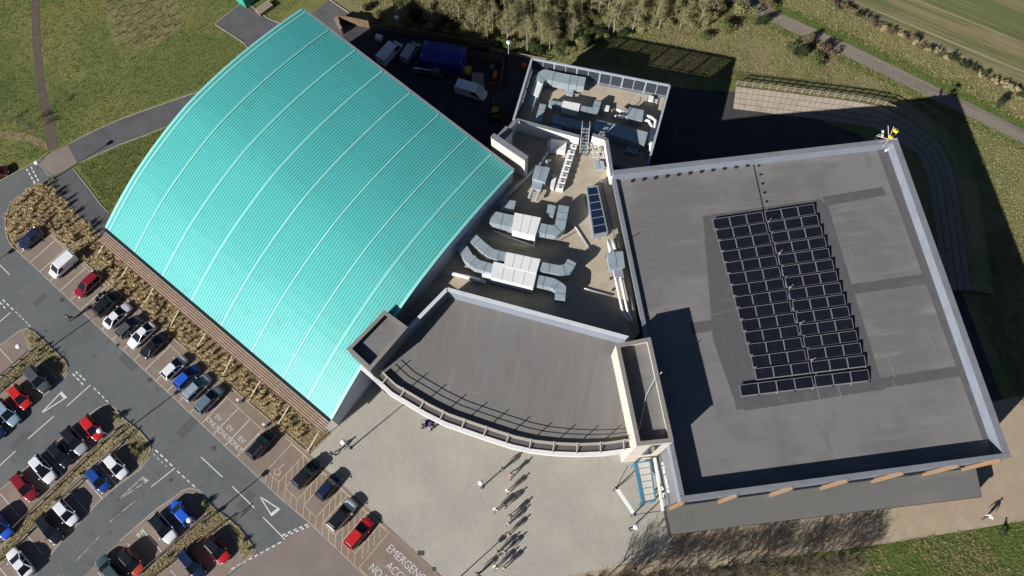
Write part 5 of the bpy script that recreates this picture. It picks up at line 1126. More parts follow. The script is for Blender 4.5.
# motorcycle between the cars
p = P(100, 296, .5); mc = thing('motorcycle', 'black motorcycle in the bay between dark red and black cars', 'motorcycle', (p.x, p.y, .01), UP + .1)
for x in (-.7, .7): wh = put('wheel', car_meshes('hatch')['tyre'], 'tyre', mc, (x, 0, .32), 0, (1, .6, 1))
MB().ell((.15, 0, .82), (.42, .2, .2), 10, 6).build('fuel_tank', 'paint_black', mc, local=True, smooth=True); MB().ell((-.4, 0, .8), (.45, .17, .1), 10, 6).build('seat', 'trim_black', mc, local=True, smooth=True); MB().ell((.05, 0, .48), (.35, .22, .24), 8, 6).build('engine', 'rim', mc, local=True)
mb = MB(); mb.tube([(.62, -.36, 1.0), (.5, 0, 1.05), (.62, .36, 1.0)], .03, 6); mb.build('handlebar', 'rim', mc, local=True); mb = MB(); mb.tube([(.7, 0, .32), (.5, 0, 1.02)], .06, 6); mb.build('fork', 'rim', mc, local=True); MB().ell((.68, 0, .88), (.12, .16, .14), 8, 6).build('headlight', 'headlight', mc, local=True); MB().bar((-.7, 0, .35), (.1, 0, .6), .1).build('swing_arm', 'trim_black', mc, local=True)
# ------------------------------------------------------------------ lamp posts
def lamp(u, v, label, h=5.0, arm=None, ground=None):
    p = Vector(P(u, v, h)) if ground is None else Vector((*ground, 0)); t = thing('lamp_post', label, 'street lamp', (p.x, p.y, 0), 0, 'lamp posts')
    mb = MB(); mb.tube([(0, 0, 0), (0, 0, 1.2), (0, 0, h - .25)], [.11, .085, .06], 8); mb.build('pole', 'galv', t, local=True, smooth=True)
    mb = MB(); mb.tube([(0, 0, h - .3), (0, 0, h - .12), (0, 0, h - .02)], [.14, .33, .37], 14); mb.build('lamp_shade', 'white_metal', t, local=True, smooth=True)
    MB().ell((0, 0, h), (.36, .36, .13), 14, 6).build('lamp_cap', 'white_metal', t, local=True, smooth=True); MB().ell((0, 0, h - .26), (.3, .3, .1), 10, 6).build('lens', 'headlight', t, local=True, smooth=True)
    MB().box((0, 0, .05), (.4, .4, .1)).build('base_plate', 'dark_steel', t, local=True)
lamp(18, 346, 'lamp post on the island strip beside the empty brown bays'); lamp(99, 430.6, 'lamp post on the grass strip leaning over the red hatchback bonnet')
o = [x for x in scene.objects if x.get('label', '').startswith('lamp post on the grass strip leaning')][0]; o['label'] = 'lamp post on the grass strip behind the red and silver grey cars'
lamp(189, 520, 'lamp post on the grass strip behind the bright blue car'); lamp(343, 442, 'lamp post on the plaza between the hall corner and the hatched bays', 5.0)
lamp(480.7, 482.7, 'lamp post on the open plaza beside the walking group'); lamp(636, 527, 'lamp post on the plaza near the white banner frame')
lamp(396.5, 17, 'lamp post in the dark scrub edge behind the vans'); lamp(508.5, 42, 'lamp post by the pale rail fence behind the bin compound')
q = Vector(P2(503.9, 537)) - Vector((math.cos(R(SUN_AZ)), math.sin(R(SUN_AZ)))) * -1 * 5.0 / math.tan(R(SUN_EL)); lamp(0, 0, 'lamp post casting its shadow across the plaza by the emergency access box', ground=(q.x, q.y))
q = Vector(P2(13, 250)) - Vector((math.cos(R(SUN_AZ)), math.sin(R(SUN_AZ)))) * -1 * 5.0 / math.tan(R(SUN_EL)); lamp(0, 0, 'lamp post across the road from the navy hatchback in the bed', ground=(q.x, q.y))
q = Vector(P2(111, 142)) - Vector((math.cos(R(SUN_AZ)), math.sin(R(SUN_AZ)))) * -1 * 5.0 / math.tan(R(SUN_EL)); lamp(0, 0, 'lamp post at the paved crossing beside the dry grass bed', ground=(q.x, q.y))
# electric chargers
for u, v, lab in ((237.5, 400, 'white charger post between the slate blue car and the empty charging bays'), (263.5, 424.5, 'white charger post at the black off roader end of the charging bays')):
    p = P(u, v, 1.4); t = thing('charger_post', lab, 'charger', (p.x, p.y, .03), KANG, 'electric chargers'); MB().box((0, 0, .7), (.4, .3, 1.4)).build('cabinet', 'white_metal', t, local=True); MB().box((0, -.16, 1.1), (.26, .02, .25)).build('screen', 'dark_glass', t, local=True); mb = MB(); mb.tube([(.15, -.18, .9), (.35, -.3, .4), (.2, -.2, .25), (.05, -.18, .8)], .025, 6); mb.build('cable', 'trim_black', t, local=True)
# low knee rails along the grass strips
kr_ = 0
mat('knee_wood', (.09, .075, .05), .9)
for a, b, lab in (((31, 352), (-6, 384), 'low dark knee rail beside the empty bays of the lamp post island'), ((38, 361), (-6, 397), 'low dark knee rail behind the dark grey and red cars'), ((116.5, 430), (0, 543), 'low dark knee rail behind the red, silver and black cars'), ((124, 440.5), (0, 561), 'low dark knee rail behind the navy and white hatchbacks'), ((206, 516.5), (130, 583), 'low dark knee rail behind the bright blue car'), ((228, 520), (150, 580), 'low dark knee rail behind the red car with black roof')):
    pa, pb = Vector(P2(*a)), Vector(P2(*b)); t = thing('knee_rail', lab, 'railing', (*pa.lerp(pb, .5), .08), 0, 'knee rails on the island strips'); L = (pb - pa).length; n = max(4, int(L / 2.2))
    for k in range(n + 1): p = pa.lerp(pb, k / n); MB().bar((*p, .05), (*p, .62), .14).build('post', 'knee_wood', t)
    MB().bar((*pa, .66), (*pb, .66), .15, .12).build('rail', 'knee_wood', t)
for u, v, rz, lab in ((236, 517.5, .2, 'black hoop barrier at the end of the strip behind the red car'), (117, 432, .3, 'black hoop barrier at the lamp post end of the long strip'), (124.5, 439, .3, 'black hoop barrier beside the shrub at the strip end')):
    p = P(u, v, .5); t = thing('hoop_barrier', lab, 'barrier', (p.x, p.y, .08), LOT + rz)
    mb = MB(); mb.tube([(-.7, 0, 0), (-.7, 0, .9), (.7, 0, .9), (.7, 0, 0)], .06, 6); mb.build('hoop', 'dark_steel', t, local=True); mb = MB(); mb.tube([(-.7, 0, .45), (.7, 0, .45)], .04, 6); mb.build('cross_bar', 'dark_steel', t, local=True)
p = P(255, 4, 2.4); t = thing('green_container', 'teal green storage container at the edge of the terrace', 'container', (p.x - 1.4, p.y + 4.2, 0), R(-38))
MB().box((0, 0, 1.25), (2.4, 6, 2.4)).build('container_body', mat('green_paint', (.03, .3, .2), .5), t, local=True)
for k in range(9): MB().bar((-1.23, -2.8 + k * .7, .15), (-1.23, -2.8 + k * .7, 2.35), .08).build('rib', 'green_paint', t, local=True)
MB().box((0, 0, 2.48), (2.5, 6.1, .08)).build('container_roof', 'green_paint', t, local=True); MB().box((0, -3.02, 1.25), (2.2, .06, 2.2)).build('door', 'green_paint', t, local=True)
p = P(264, 6.5, .8); t = thing('timber_stack', 'stack of pale timber boards beside the green container', 'timber', (p.x, p.y, 0), R(45))
for k in range(9): MB().box((random.uniform(-.15, .15), -.5 + (k % 3) * .5, .12 + (k // 3) * .24), (3.0, .42, .2)).build('board', 'fence_wood', t, local=True)
# ------------------------------------------------------------------ people (continuous skinned body, clothes as children)
def skinned(name, verts, edges, radii, root=0, sub=1):
    me = bpy.data.meshes.new(name); me.from_pydata(verts, edges, []); o = bpy.data.objects.new(name, me); COL.objects.link(o)
    m = o.modifiers.new('Skin', 'SKIN'); m.use_smooth_shade = True
    sv = me.skin_vertices[0].data
    for i, r_ in enumerate(radii): sv[i].radius = (r_, r_) if not isinstance(r_, tuple) else r_
    sv[root].use_root = True
    s = o.modifiers.new('Sub', 'SUBSURF'); s.levels = sub; s.render_levels = sub
    bpy.context.view_layer.update(); out = bpy.data.meshes.new_from_object(o.evaluated_get(bpy.context.evaluated_depsgraph_get())); bpy.data.objects.remove(o); out.name = name; return out
def pose_meshes(step, armsw, push=False, lean=.0):
    """facing +x; step = stride half length, armsw = arm swing"""
    hip = Vector((0, 0, .92)); sh = Vector((lean, 0, 1.42)); J = {}
    def leg(s, st): return [Vector((0, s * .1, .9)), Vector((st * .45 + .05, s * .1, .5)), Vector((st - (.08 if st < 0 else 0), s * .1, .09)), Vector((st + .14, s * .11, .045))]
    def arm(s, sw):
        if push: return [sh + Vector((0, s * .19, -.02)), sh + Vector((.08, s * .24, -.28)), sh + Vector((.36, s * .2, -.42)), sh + Vector((.44, s * .19, -.43))]
        return [sh + Vector((0, s * .19, -.02)), sh + Vector((sw * .35, s * .25, -.29)), sh + Vector((sw * .8 + .06, s * .25, -.54)), sh + Vector((sw * .9 + .09, s * .24, -.63))]
    V = [hip, Vector((lean * .5, 0, 1.15)), sh, sh + Vector((.02, 0, .1)), sh + Vector((.04, 0, .2)), sh + Vector((.045, 0, .31))]; Ed = [(0, 1), (1, 2), (2, 3), (3, 4), (4, 5)]; Rr = [(.15, .12), (.14, .11), (.15, .1), .055, .085, .07]
    legs_ = [leg(1, step), leg(-1, -step)]; arms_ = [arm(1, -armsw), arm(-1, armsw)]
    for Lg in legs_:
        b = len(V); V += Lg; Ed += [(0, b), (b, b + 1), (b + 1, b + 2), (b + 2, b + 3)]; Rr += [.085, .06, .04, .035]
    for Am in arms_:
        b = len(V); V += Am; Ed += [(2, b), (b, b + 1), (b + 1, b + 2), (b + 2, b + 3)]; Rr += [.055, .043, .032, .036]
    body = skinned('body', V, Ed, Rr)
    # nose, ears, fingers joined into the body mesh
    mb = MB(); hd = sh + Vector((.045, 0, .24)); mb.ell(hd + Vector((.1, 0, -.01)), (.025, .016, .025), 6, 4)
    for s in (-1, 1): mb.ell(hd + Vector((0, s * .083, -.01)), (.02, .012, .03), 6, 4)
    for Am, s in zip(arms_, (1, -1)):
        d = (Am[3] - Am[2]).normalized(); x = Vector((1, 0, 0)) if not push else Vector((0, 1, 0))
        for k in range(4):
            b0 = Am[3] + x * (-.027 + k * .018); ln_ = (.07, .085, .08, .06)[k]; mb.tube([b0, b0 + d * ln_ * .55, b0 + d * ln_ * .9 + Vector((0, -s * .02, 0))], .0085, 5)
        mb.tube([Am[3] + x * .035 - d * .02, Am[3] + x * .06 + d * .025, Am[3] + x * .058 + d * .05], .009, 5)
    bm = bmesh.new(); bm.from_mesh(body); t_ = mb.mesh('t'); bm.from_mesh(t_); bm.to_mesh(body); bm.free()
    out = {'body': body}
    jv = [hip, Vector((lean * .5, 0, 1.15)), sh, sh + Vector((.01, 0, .05))]; je = [(0, 1), (1, 2), (2, 3)]; jr = [(.175, .145), (.17, .14), (.18, .13), .075]
    for Am in arms_:
        b = len(jv); jv += Am[:3]; je += [(2, b), (b, b + 1), (b + 1, b + 2)]; jr += [.08, .062, .05]
    out['jacket'] = skinned('jacket', jv, je, jr)
    tv = [Vector((0, 0, .98)), hip]; te = [(0, 1)]; tr = [(.165, .14), (.16, .135)]
    for Lg in legs_:
        b = len(tv); tv += Lg[:3]; te += [(1, b), (b, b + 1), (b + 1, b + 2)]; tr += [.105, .078, .06]
    out['trousers'] = skinned('trousers', tv, te, tr)
    for i, Lg in enumerate(legs_): mb = MB(); mb.ell((Lg[3].x - .03, Lg[3].y, .05), (.15, .055, .05), 8, 5); out['shoe%d' % i] = mb.mesh('shoe', smooth=True)
    mb = MB(); mb.ell(hd + Vector((-.018, 0, .03)), (.112, .1, .115), 10, 7); out['hair'] = mb.mesh('hair', smooth=True)
    mb = MB()
    for s in (-1, 1): mb.ell(hd + Vector((.088, s * .035, .0)), (.012, .014, .01), 6, 4)
    out['eyes'] = mb.mesh('eyes'); mb = MB(); mb.ell(hd + Vector((.088, 0, -.06)), (.01, .028, .008), 6, 4); out['mouth'] = mb.mesh('mouth')
    return out
POSES = [pose_meshes(.3, .35), pose_meshes(.16, .18), pose_meshes(.06, .03), pose_meshes(.22, 0, True, .05), pose_meshes(-.28, -.3)]
CLO = dict(navy=(.02, .03, .08), black=(.013, .013, .015), grey=(.13, .13, .14), white=(.68, .68, .66), pink=(.5, .12, .17), red=(.5, .03, .03), teal=(.05, .2, .25), denim=(.06, .1, .2), tan=(.33, .25, .15), purple=(.06, .03, .12), olive=(.1, .11, .05), lilac=(.35, .3, .45))
for k, c in CLO.items(): mat('cloth_' + k, c, .9)
for k, c in (('skin_a', (.5, .3, .22)), ('skin_b', (.3, .17, .11)), ('hair_dark', (.02, .015, .012)), ('hair_fair', (.35, .25, .13)), ('hair_grey', (.4, .39, .37)), ('shoe', (.03, .03, .03)), ('lips', (.35, .13, .12))): mat(k, c, .7)
def person(u, v, pose, face, top, bot, hair, label, skin='skin_a', sc=1.0):
    p = P(u, v, .4); r = thing('person', label, 'person', (p.x, p.y, .014), R(face)); M = POSES[pose]
    r.scale = (sc * 1.22, sc * 1.22, sc * 1.08)
    put('body', M['body'], skin, r); put('jacket', M['jacket'], 'cloth_' + top, r); put('trousers', M['trousers'], 'cloth_' + bot, r); put('hair', M['hair'], hair, r); put('eyes', M['eyes'], 'hair_dark', r); put('mouth', M['mouth'], 'lips', r)
    for i in (0, 1): put('shoe', M['shoe%d' % i], 'shoe', r)
    return r
for a in ((502.5, 469.5, 1, 200, 'teal', 'black', 'hair_dark', 'person in teal jacket ahead of the group at the foyer end of the plaza'),
          (511, 475.5, 0, 250, 'pink', 'denim', 'hair_fair', 'person in pink top walking beside the teal jacket'),
          (508.3, 491.5, 1, 230, 'white', 'black', 'hair_grey', 'person in white jacket and black trousers in the middle of the plaza'),
          (496.5, 510, 0, 220, 'white', 'navy', 'hair_fair', 'person in white top and navy trousers stepping away from the group'),
          (505.5, 506, 4, 215, 'black', 'grey', 'hair_dark', 'person in black jacket and grey trousers behind the white top walker'),
          (511, 516, 1, 240, 'navy', 'black', 'hair_dark', 'person in navy jacket and black trousers near the lamp shadow'),
          (508.5, 524, 2, 200, 'lilac', 'grey', 'hair_grey', 'person in lilac top and grey trousers in the walking group'),
          (508.5, 534, 0, 225, 'black', 'tan', 'hair_fair', 'person in black jacket and tan trousers by the lamp shadow tip'),
          (498, 552, 1, 210, 'tan', 'black', 'hair_dark', 'person in tan coat at the rear of the walking group'),
          (504.5, 552, 4, 240, 'grey', 'navy', 'hair_grey', 'person in grey jacket and navy trousers beside the tan coat'),
          (496.5, 567, 0, 220, 'white', 'olive', 'hair_dark', 'person in white top and olive trousers near the tan coat'),
          (504, 567.5, 1, 235, 'olive', 'white', 'hair_fair', 'person in olive jacket and white trousers near the grey jacket'),
          (478.5, 574, 0, 210, 'black', 'black', 'hair_dark', 'person all in black walking alone behind the group'),
          (332.5, 455, 0, 160, 'black', 'denim', 'hair_dark', 'person in black jacket and jeans beside the long black car'),
          (71, 318.5, 0, 30, 'grey', 'black', 'hair_dark', 'person in grey jacket crossing the car park road'),
          (423, 427, 3, 0, 'purple', 'black', 'hair_dark', 'person in purple coat pushing a pram below the curved white edge'),
          (430.5, 429.5, 1, 10, 'lilac', 'denim', 'hair_fair', 'person in lilac top and jeans walking beside the pram'),
          (987, 517.5, 0, 190, 'white', 'grey', 'hair_grey', 'person in white top on the sandy path by the low roof'),
          (633, 568.5, 1, 250, 'red', 'white', 'hair_dark', 'person in red top at the hedge edge of the plaza')): person(*a)
# pram and dog
p = P(430, 423.5, .5); t = thing('pram', 'dark purple pram with hood below the curved white roof edge', 'pram', (p.x, p.y, .014), 0); t.scale = (1.3, 1.5, 1.25)
mb = MB(); mb.add([(-.45, -.25, .5), (.45, -.25, .5), (.45, .25, .5), (-.45, .25, .5), (-.5, -.3, .85), (.5, -.3, .8), (.5, .3, .8), (-.5, .3, .85)], [(3, 2, 1, 0), (0, 1, 5, 4), (1, 2, 6, 5), (2, 3, 7, 6), (3, 0, 4, 7), (4, 5, 6, 7)]); mb.build('basket', 'cloth_purple', t, local=True)
MB().ell((.2, 0, .85), (.36, .3, .3), 10, 6).build('hood', 'cloth_purple', t, local=True, smooth=True); mb = MB(); mb.tube([(-.45, -.26, .7), (-.85, -.26, 1.0), (-.85, .26, 1.0), (-.45, .26, .7)], .02, 6); mb.build('handle', 'dark_steel', t, local=True)
for x in (-.35, .35):
    for s in (-1, 1): put('wheel', car_meshes('hatch')['tyre'], 'tyre', t, (x, s * .28, .14), 0, (.43, .2, .43)); MB().bar((x, s * .26, .14), (0, s * .22, .52), .03).build('strut', 'rim', t, local=True)
dv = [Vector(q) for q in ((-.3, 0, .48), (0, 0, .46), (.25, 0, .48), (.4, 0, .6), (.5, 0, .7), (.62, 0, .67), (-.42, 0, .55), (-.55, 0, .66))]; de = [(0, 1), (1, 2), (2, 3), (3, 4), (4, 5), (0, 6), (6, 7)]; dr = [.1, .1, .13, .08, .075, .04, .03, .02]
for b0, xs in ((2, ((.25, .3), (.25, .16), (.27, .03))), (0, ((-.24, .33), (-.36, .18), (-.31, .03)))):
    for s in (-1, 1): k = len(dv); dv += [Vector((x, s * .08, zz)) for x, zz in xs]; de += [(b0, k), (k, k + 1), (k + 1, k + 2)]; dr += [.055, .032, .028]
dm = skinned('body', dv, de, dr, 1); p = P(1003, 531.5, .3); t = thing('dog', 'dark dog on the grass near the person in white', 'dog', (p.x, p.y, .01), R(120)); t.scale = (1.25, 1.25, 1.25); put('body', dm, 'cloth_black', t)
for s in (-1, 1): MB().ell((.47, s * .06, .77), (.03, .015, .05), 6, 4).build('ear', 'cloth_black', t, local=True)
# ------------------------------------------------------------------ vegetation
rv = random.Random(11)
def leafmat(name, c1, c2, c3):
    return mat(name, c1, .8, noise=[(c2, .9, .42, .62), (c3, 3.1, .55, .8)], spec=.2)
leafmat('leaf_olive', (.16, .155, .055), (.22, .2, .09), (.1, .1, .034)); leafmat('leaf_green', (.075, .1, .027), (.11, .135, .038), (.045, .062, .017)); leafmat('leaf_dark', (.025, .04, .016), (.045, .062, .02), (.016, .026, .01))
leafmat('leaf_straw', (.5, .38, .2), (.6, .48, .28), (.34, .25, .12)); leafmat('leaf_dry', (.36, .29, .155), (.44, .37, .21), (.2, .165, .075)); leafmat('leaf_brown', (.13, .095, .055), (.19, .145, .085), (.075, .055, .033))
leafmat('leaf_lawn', (.125, .16, .04), (.18, .185, .058), (.08, .115, .03)); leafmat('leaf_verge', (.11, .16, .033), (.17, .175, .055), (.07, .11, .022)); leafmat('leaf_bright', (.09, .12, .025), (.13, .14, .04), (.05, .07, .018))
mat('bark_pale', (.36, .33, .25), .85, noise=[((.26, .23, .17), 2, .45, .7)]); mat('bark_brown', (.1, .075, .05), .9, noise=[((.15, .115, .08), 2, .45, .7)]); mat('twig', (.14, .11, .075), .9, noise=[((.2, .165, .11), 1.5, .45, .7)])
leafmat('leaf_meadow', (.24, .205, .09), (.3, .26, .13), (.15, .15, .05)); leafmat('leaf_scrub', (.2, .19, .08), (.26, .24, .115), (.12, .12, .045))
from mathutils import noise as mnoise
def tuft_mesh(n, h, spread, wd, seed, lean=.5):
    r = random.Random(seed); mb = MB()
    for i in range(n):
        a = r.uniform(0, 6.283); d = Vector((math.cos(a), math.sin(a), 0)); b = d * r.uniform(0, spread * .3); hh = h * r.uniform(.55, 1.05); l = spread * r.uniform(.3, 1.0); s = Vector((-d.y, d.x, 0)) * wd * r.uniform(.6, 1.2)
        p1 = b + d * l * .35 + Vector((0, 0, hh * .75)); p2 = b + d * l + Vector((0, 0, hh * r.uniform(.6, 1.0)))
        mb.add([b - s, b + s, p1 + s * .8, p1 - s * .8, p2], [(0, 1, 2, 3), (3, 2, 4)])
    return mb
def scatter_stuff(name, poly, count, hlo, hhi, m, label, blades=5, z=0.0, avoid=(), mask=None, spread=.5, wd=.03):
    xs = [p[0] for p in poly]; ys = [p[1] for p in poly]; mb = MB(); done = 0; tries = 0
    while done < count and tries < count * 12:
        tries += 1; x, y = rv.uniform(min(xs), max(xs)), rv.uniform(min(ys), max(ys))
        if not inside((x, y), poly) or any(inside((x, y), av) for av in avoid): continue
        if mask and not mask(x, y): continue
        done += 1; h = rv.uniform(hlo, hhi)
        for b in range(blades):
            a = rv.uniform(0, 6.283); dx, dy = math.cos(a), math.sin(a); bx, by = x + dx * rv.uniform(0, .15), y + dy * rv.uniform(0, .15); l = h * spread * rv.uniform(.3, 1.3); hh = h * rv.uniform(.6, 1.1)
            mb.add([(bx - dy * wd, by + dx * wd, z), (bx + dy * wd, by - dx * wd, z), (bx + dx * l, by + dy * l, z + hh)], [(0, 1, 2)])
    o = mb.build(name, m); tag(o, label, 'grass', kind='stuff'); return o
def leaf_cloud(mb, clumps, n, size, r):
    tot = sum(c[1] ** 3 for c in clumps)
    for c, rad, fl in clumps:
        for i in range(max(6, int(n * rad ** 3 / tot))):
            while True:
                v = Vector((r.uniform(-1, 1), r.uniform(-1, 1), r.uniform(-1, 1)))
                if .25 < v.length < 1: break
            p = Vector(c) + Vector((v.x * rad, v.y * rad, v.z * rad * fl)); nrm = (v + Vector((r.uniform(-1, 1), r.uniform(-1, 1), r.uniform(-.4, 1.2)))).normalized(); x = nrm.orthogonal().normalized(); x.rotate(Matrix.Rotation(r.uniform(0, 6.28), 3, nrm)); y = nrm.cross(x); s = size * r.uniform(.6, 1.4)
            mb.add([p - x * s, p - y * s * .6, p + x * s, p + y * s * .6], [(0, 1, 2, 3)])
def bush_proto(h, rad, n, size, seed):
    r = random.Random(seed); cl = []
    for k in range(r.randint(6, 9)):
        a = r.uniform(0, 6.28); d = r.uniform(.1, .75) * rad; cl.append(((math.cos(a) * d, math.sin(a) * d, r.uniform(.3, .75) * h), rad * r.uniform(.28, .5), r.uniform(.7, 1.1) * min(1.2, h / rad / 1.2)))
    lf = MB(); leaf_cloud(lf, cl, n, size, r); stem = MB()
    for c, rr_, f in cl: stem.tube([(c[0] * .1, c[1] * .1, 0), (c[0] * .5, c[1] * .5, c[2] * .5), c], [.06, .045, .015], 5)
    return lf.mesh('foliage'), stem.mesh('stem')
def bare_proto(h, spread, seed, nb=16, twigs=5, r0=.1, leaves=0):
    r = random.Random(seed); tr = MB(); tw = MB(); lean = Vector((r.uniform(-.08, .08), r.uniform(-.08, .08), 0)) * h
    def at(t): return Vector((0, 0, 0)) + lean * t * t + Vector((0, 0, h * t))
    tr.tube([at(0), at(.3), at(.6), at(.85), at(1)], [r0, r0 * .8, r0 * .55, r0 * .3, r0 * .1], 6); tips = []
    for i in range(nb):
        t = r.uniform(.22, .95); a = r.uniform(0, 6.28); l = spread * (1.15 - t) * r.uniform(.6, 1.2) + .3; b = at(t); d = Vector((math.cos(a), math.sin(a), r.uniform(.5, 1.2))).normalized()
        m = b + d * l * .5; e = b + d * l + Vector((0, 0, .12 * l)); tr.tube([b, m, e], [r0 * .35 * (1.1 - t), r0 * .22 * (1.1 - t), .008], 4)
        for k in range(twigs):
            f = r.uniform(.3, 1); q = b.lerp(e, f); dd = (d + Vector((r.uniform(-1, 1), r.uniform(-1, 1), r.uniform(-.2, .9)))).normalized(); l2 = l * r.uniform(.25, .55); e2 = q + dd * l2; tw.tube([q, e2], [.014, .004], 3, False); tips.append(e2)
            for j in range(2): d3 = (dd + Vector((r.uniform(-1, 1), r.uniform(-1, 1), r.uniform(-.3, .8)))).normalized(); tw.tube([q.lerp(e2, .6), q.lerp(e2, .6) + d3 * l2 * .6], [.009, .003], 3, False)
    if leaves:
        cl = [(t_, .35, .8) for t_ in tips]
        leaf_cloud(tw, cl, leaves, .055, r)
    return tr.mesh('trunk'), tw.mesh('crown')
def plant(name, protos, mats, names, label, cat_, x, y, sc, group, z=0.0):
    t = thing(name, label, cat_, (x, y, z), rv.uniform(0, 6.28), group); t.scale = (sc, sc, sc * rv.uniform(.9, 1.12))
    for me, m, nm in zip(protos, mats, names): put(nm, me, m, t)
    return t
# --- ornamental grasses in the bed along the hall, in loose rows
TF = [tuft_mesh(60, 1.25, .6, .03, k).mesh('blades') for k in range(5)]
rows_n = 0; HALL_S = px((100, 236), (118, 240), (331, 430), (318, 437))
carp = [(P(u, v).x, P(u, v).y) for u, v in ((30.5, 240), (63, 266), (87, 285))]
count = 0
cand = []
for s in range(0, 60):
    for t_ in range(0, 16):
        q = Vector(KO) + KA * (s * 1.02 - 6 + rv.uniform(-.3, .3)) + KN * (4.6 + t_ * 1.0 + rv.uniform(-.28, .28)); cand.append((q.x, q.y))
for s in range(0, 16):
    for t_ in range(0, 14):
        q = Vector(P2(8, 248)) + KA * (s * 1.0 - 9 + rv.uniform(-.3, .3)) + KN * (t_ * 1.0 - 1 + rv.uniform(-.28, .28)); cand.append((q.x, q.y))
bed_in = inset(BED, .25); keep = []
for c in cand:
    if not inside(c, bed_in): continue
    if any((Vector(c) - Vector(k)).length < .86 for k in keep): continue
    if any((Vector(c) - Vector(k)).length < 1.6 for k in carp): continue
    keep.append(c)
rv.shuffle(keep); keep = keep[:290]
for c in keep:
    t = put('ornamental_grass', rv.choice(TF), 'leaf_straw', None, (c[0], c[1], .03), rv.uniform(0, 6.28), (rv.uniform(.75, 1.2),) * 2 + (rv.uniform(.7, 1.2),)); tag(t, 'straw coloured tuft of tall dry grass in the bed beside the hall', 'ornamental grass', 'dry grass tufts in the hall bed')
scatter_stuff('dry_undergrowth', bed_in, 4500, .12, .35, 'leaf_dry', 'dry brown undergrowth between the grass tufts of the hall bed', 4, .03, spread=1.0)
# --- island strips: dry grass and a few shrubs
for k, stp in enumerate(STRIPS):
    scatter_stuff('dry_grass', inset(stp, .15), 2600, .08, .3, 'leaf_dry', ('dry grass on the island strip with the lamp by empty bays', 'dry grass on the longest island strip', 'dry grass on the island strip by the raised table')[k], 5, .085, spread=1.1)
SH = [bush_proto(1.0, .75, 900, .05, 40 + k) for k in range(3)]; SHT = [bush_proto(1.6, 1.0, 1400, .06, 50 + k) for k in range(2)]
for u, v, sc, m, lab in ((36, 340, .55, 'leaf_brown', 'low brown shrub at the tip of the lamp post island'), (45, 345, .5, 'leaf_brown', 'low dark shrub at the tip of the lamp post island'), (50, 352, .6, 'leaf_green', 'small dark shrub on the rounded end of the lamp post island'), (56, 360, .55, 'leaf_brown', 'low shrub behind the dark grey car on the lamp post island'), (39, 350, .5, 'leaf_dark', 'dark low shrub by the knee rail end of the lamp post island'), (20, 366, .5, 'leaf_green', 'small shrub along the knee rail by the empty bays'),
                      (117, 417, .85, 'leaf_green', 'green shrub beside the red hatchback at the long island tip'), (137, 451, 1.0, 'leaf_olive', 'olive shrub at the rounded end of the long island'), (143, 447, .8, 'leaf_green', 'leafy shrub at the roadside tip of the long island'), (131, 446, .7, 'leaf_olive', 'small olive shrub by the hoop barrier on the long island'),
                      (205, 503, .9, 'leaf_olive', 'olive shrub beside the bright blue car'), (217, 512, .7, 'leaf_green', 'green shrub on the narrow end of the island by the raised table'), (243, 541, .7, 'leaf_dry', 'dry shrub at the raised table end of the island'), (247, 550, .6, 'leaf_dry', 'straw shrub beside the red car with black roof'), (80, 474, .5, 'leaf_green', 'small green shrub midway along the long island'), (55, 500, .5, 'leaf_olive', 'little olive shrub along the long island near the white hatchback'), (168, 556, .5, 'leaf_olive', 'little olive shrub along the island behind the white car')):
    p = P(u, v, .4); plant('shrub', SH[rv.randrange(3)], (m, 'bark_brown'), ('foliage', 'stem'), lab, 'shrub', p.x, p.y, sc, 'shrubs on the car park islands', .08)
# --- lawn and saplings
NW = px((-20, -30), (340, -30), (300, 5), (108, 212), (75, 172), (210, 90), (68, 142), (40, 158), (-20, 185))
scatter_stuff('lawn_grass', px((-30, -30), (335, -30), (205, 85), (120, 118), (50, 150), (-30, 190)), 16000, .08, .22, 'leaf_lawn', 'rough mown grass north west of the hall', 4, -.02, spread=1.2, wd=.035, avoid=(px((31, -40), (41, 50), (59, 148), (46, 150), (32, 60)), px((214, 24), (244, 0), (282, 24), (255, 60), (243, 43))))
scatter_stuff('path_side_grass', px((78, 165), (175, 123.5), (108, 212)), 2500, .08, .2, 'leaf_lawn', 'green grass wedge between the two paths and the hall', 4, -.02, spread=1.2, wd=.035)
SP = [tuft_mesh(14, .9, .3, .025, 90 + k).mesh('shoots') for k in range(3)]
patch = px((102, -8), (178, -8), (182, 25), (165, 42), (122, 58), (108, 30)); mat('dry_patch', (.2, .17, .075), .97, noise=[((.14, .135, .045), .3, .4, .65), ((.25, .21, .11), 1.2, .5, .8)], bump=(3, .8, .1))
struct('dry_patch', MB().sheet(patch, -.014), 'dry_patch')
k = 0
for i in range(7):
    for j in range(6):
        u, v = 106 + i * 11 + j * 3.2 + rv.uniform(-2, 2), 2 + j * 8.5 - i * 2.2 + rv.uniform(-1.5, 1.5)
        if not inside(P2(u, v), patch): continue
        p = P(u, v); t = put('sapling', rv.choice(SP), 'leaf_brown', None, (p.x, p.y, -.02), rv.uniform(0, 6), (.8, .8, rv.uniform(.7, 1.3))); tag(t, 'short dark sapling planted in rows on the dry lawn patch', 'sapling', 'saplings on the dry lawn patch')
for u, v, lab in ((8, 130, 'bare low shrub beside the sandy trail end'), (30, 125, 'bare thorny shrub between the sandy trail and the mulch track'), (40, 118, 'bare shrub against the mulch track')): pass
BS = [bare_proto(2.6, 1.5, 60 + k, 30, 5, .045) for k in range(4)]
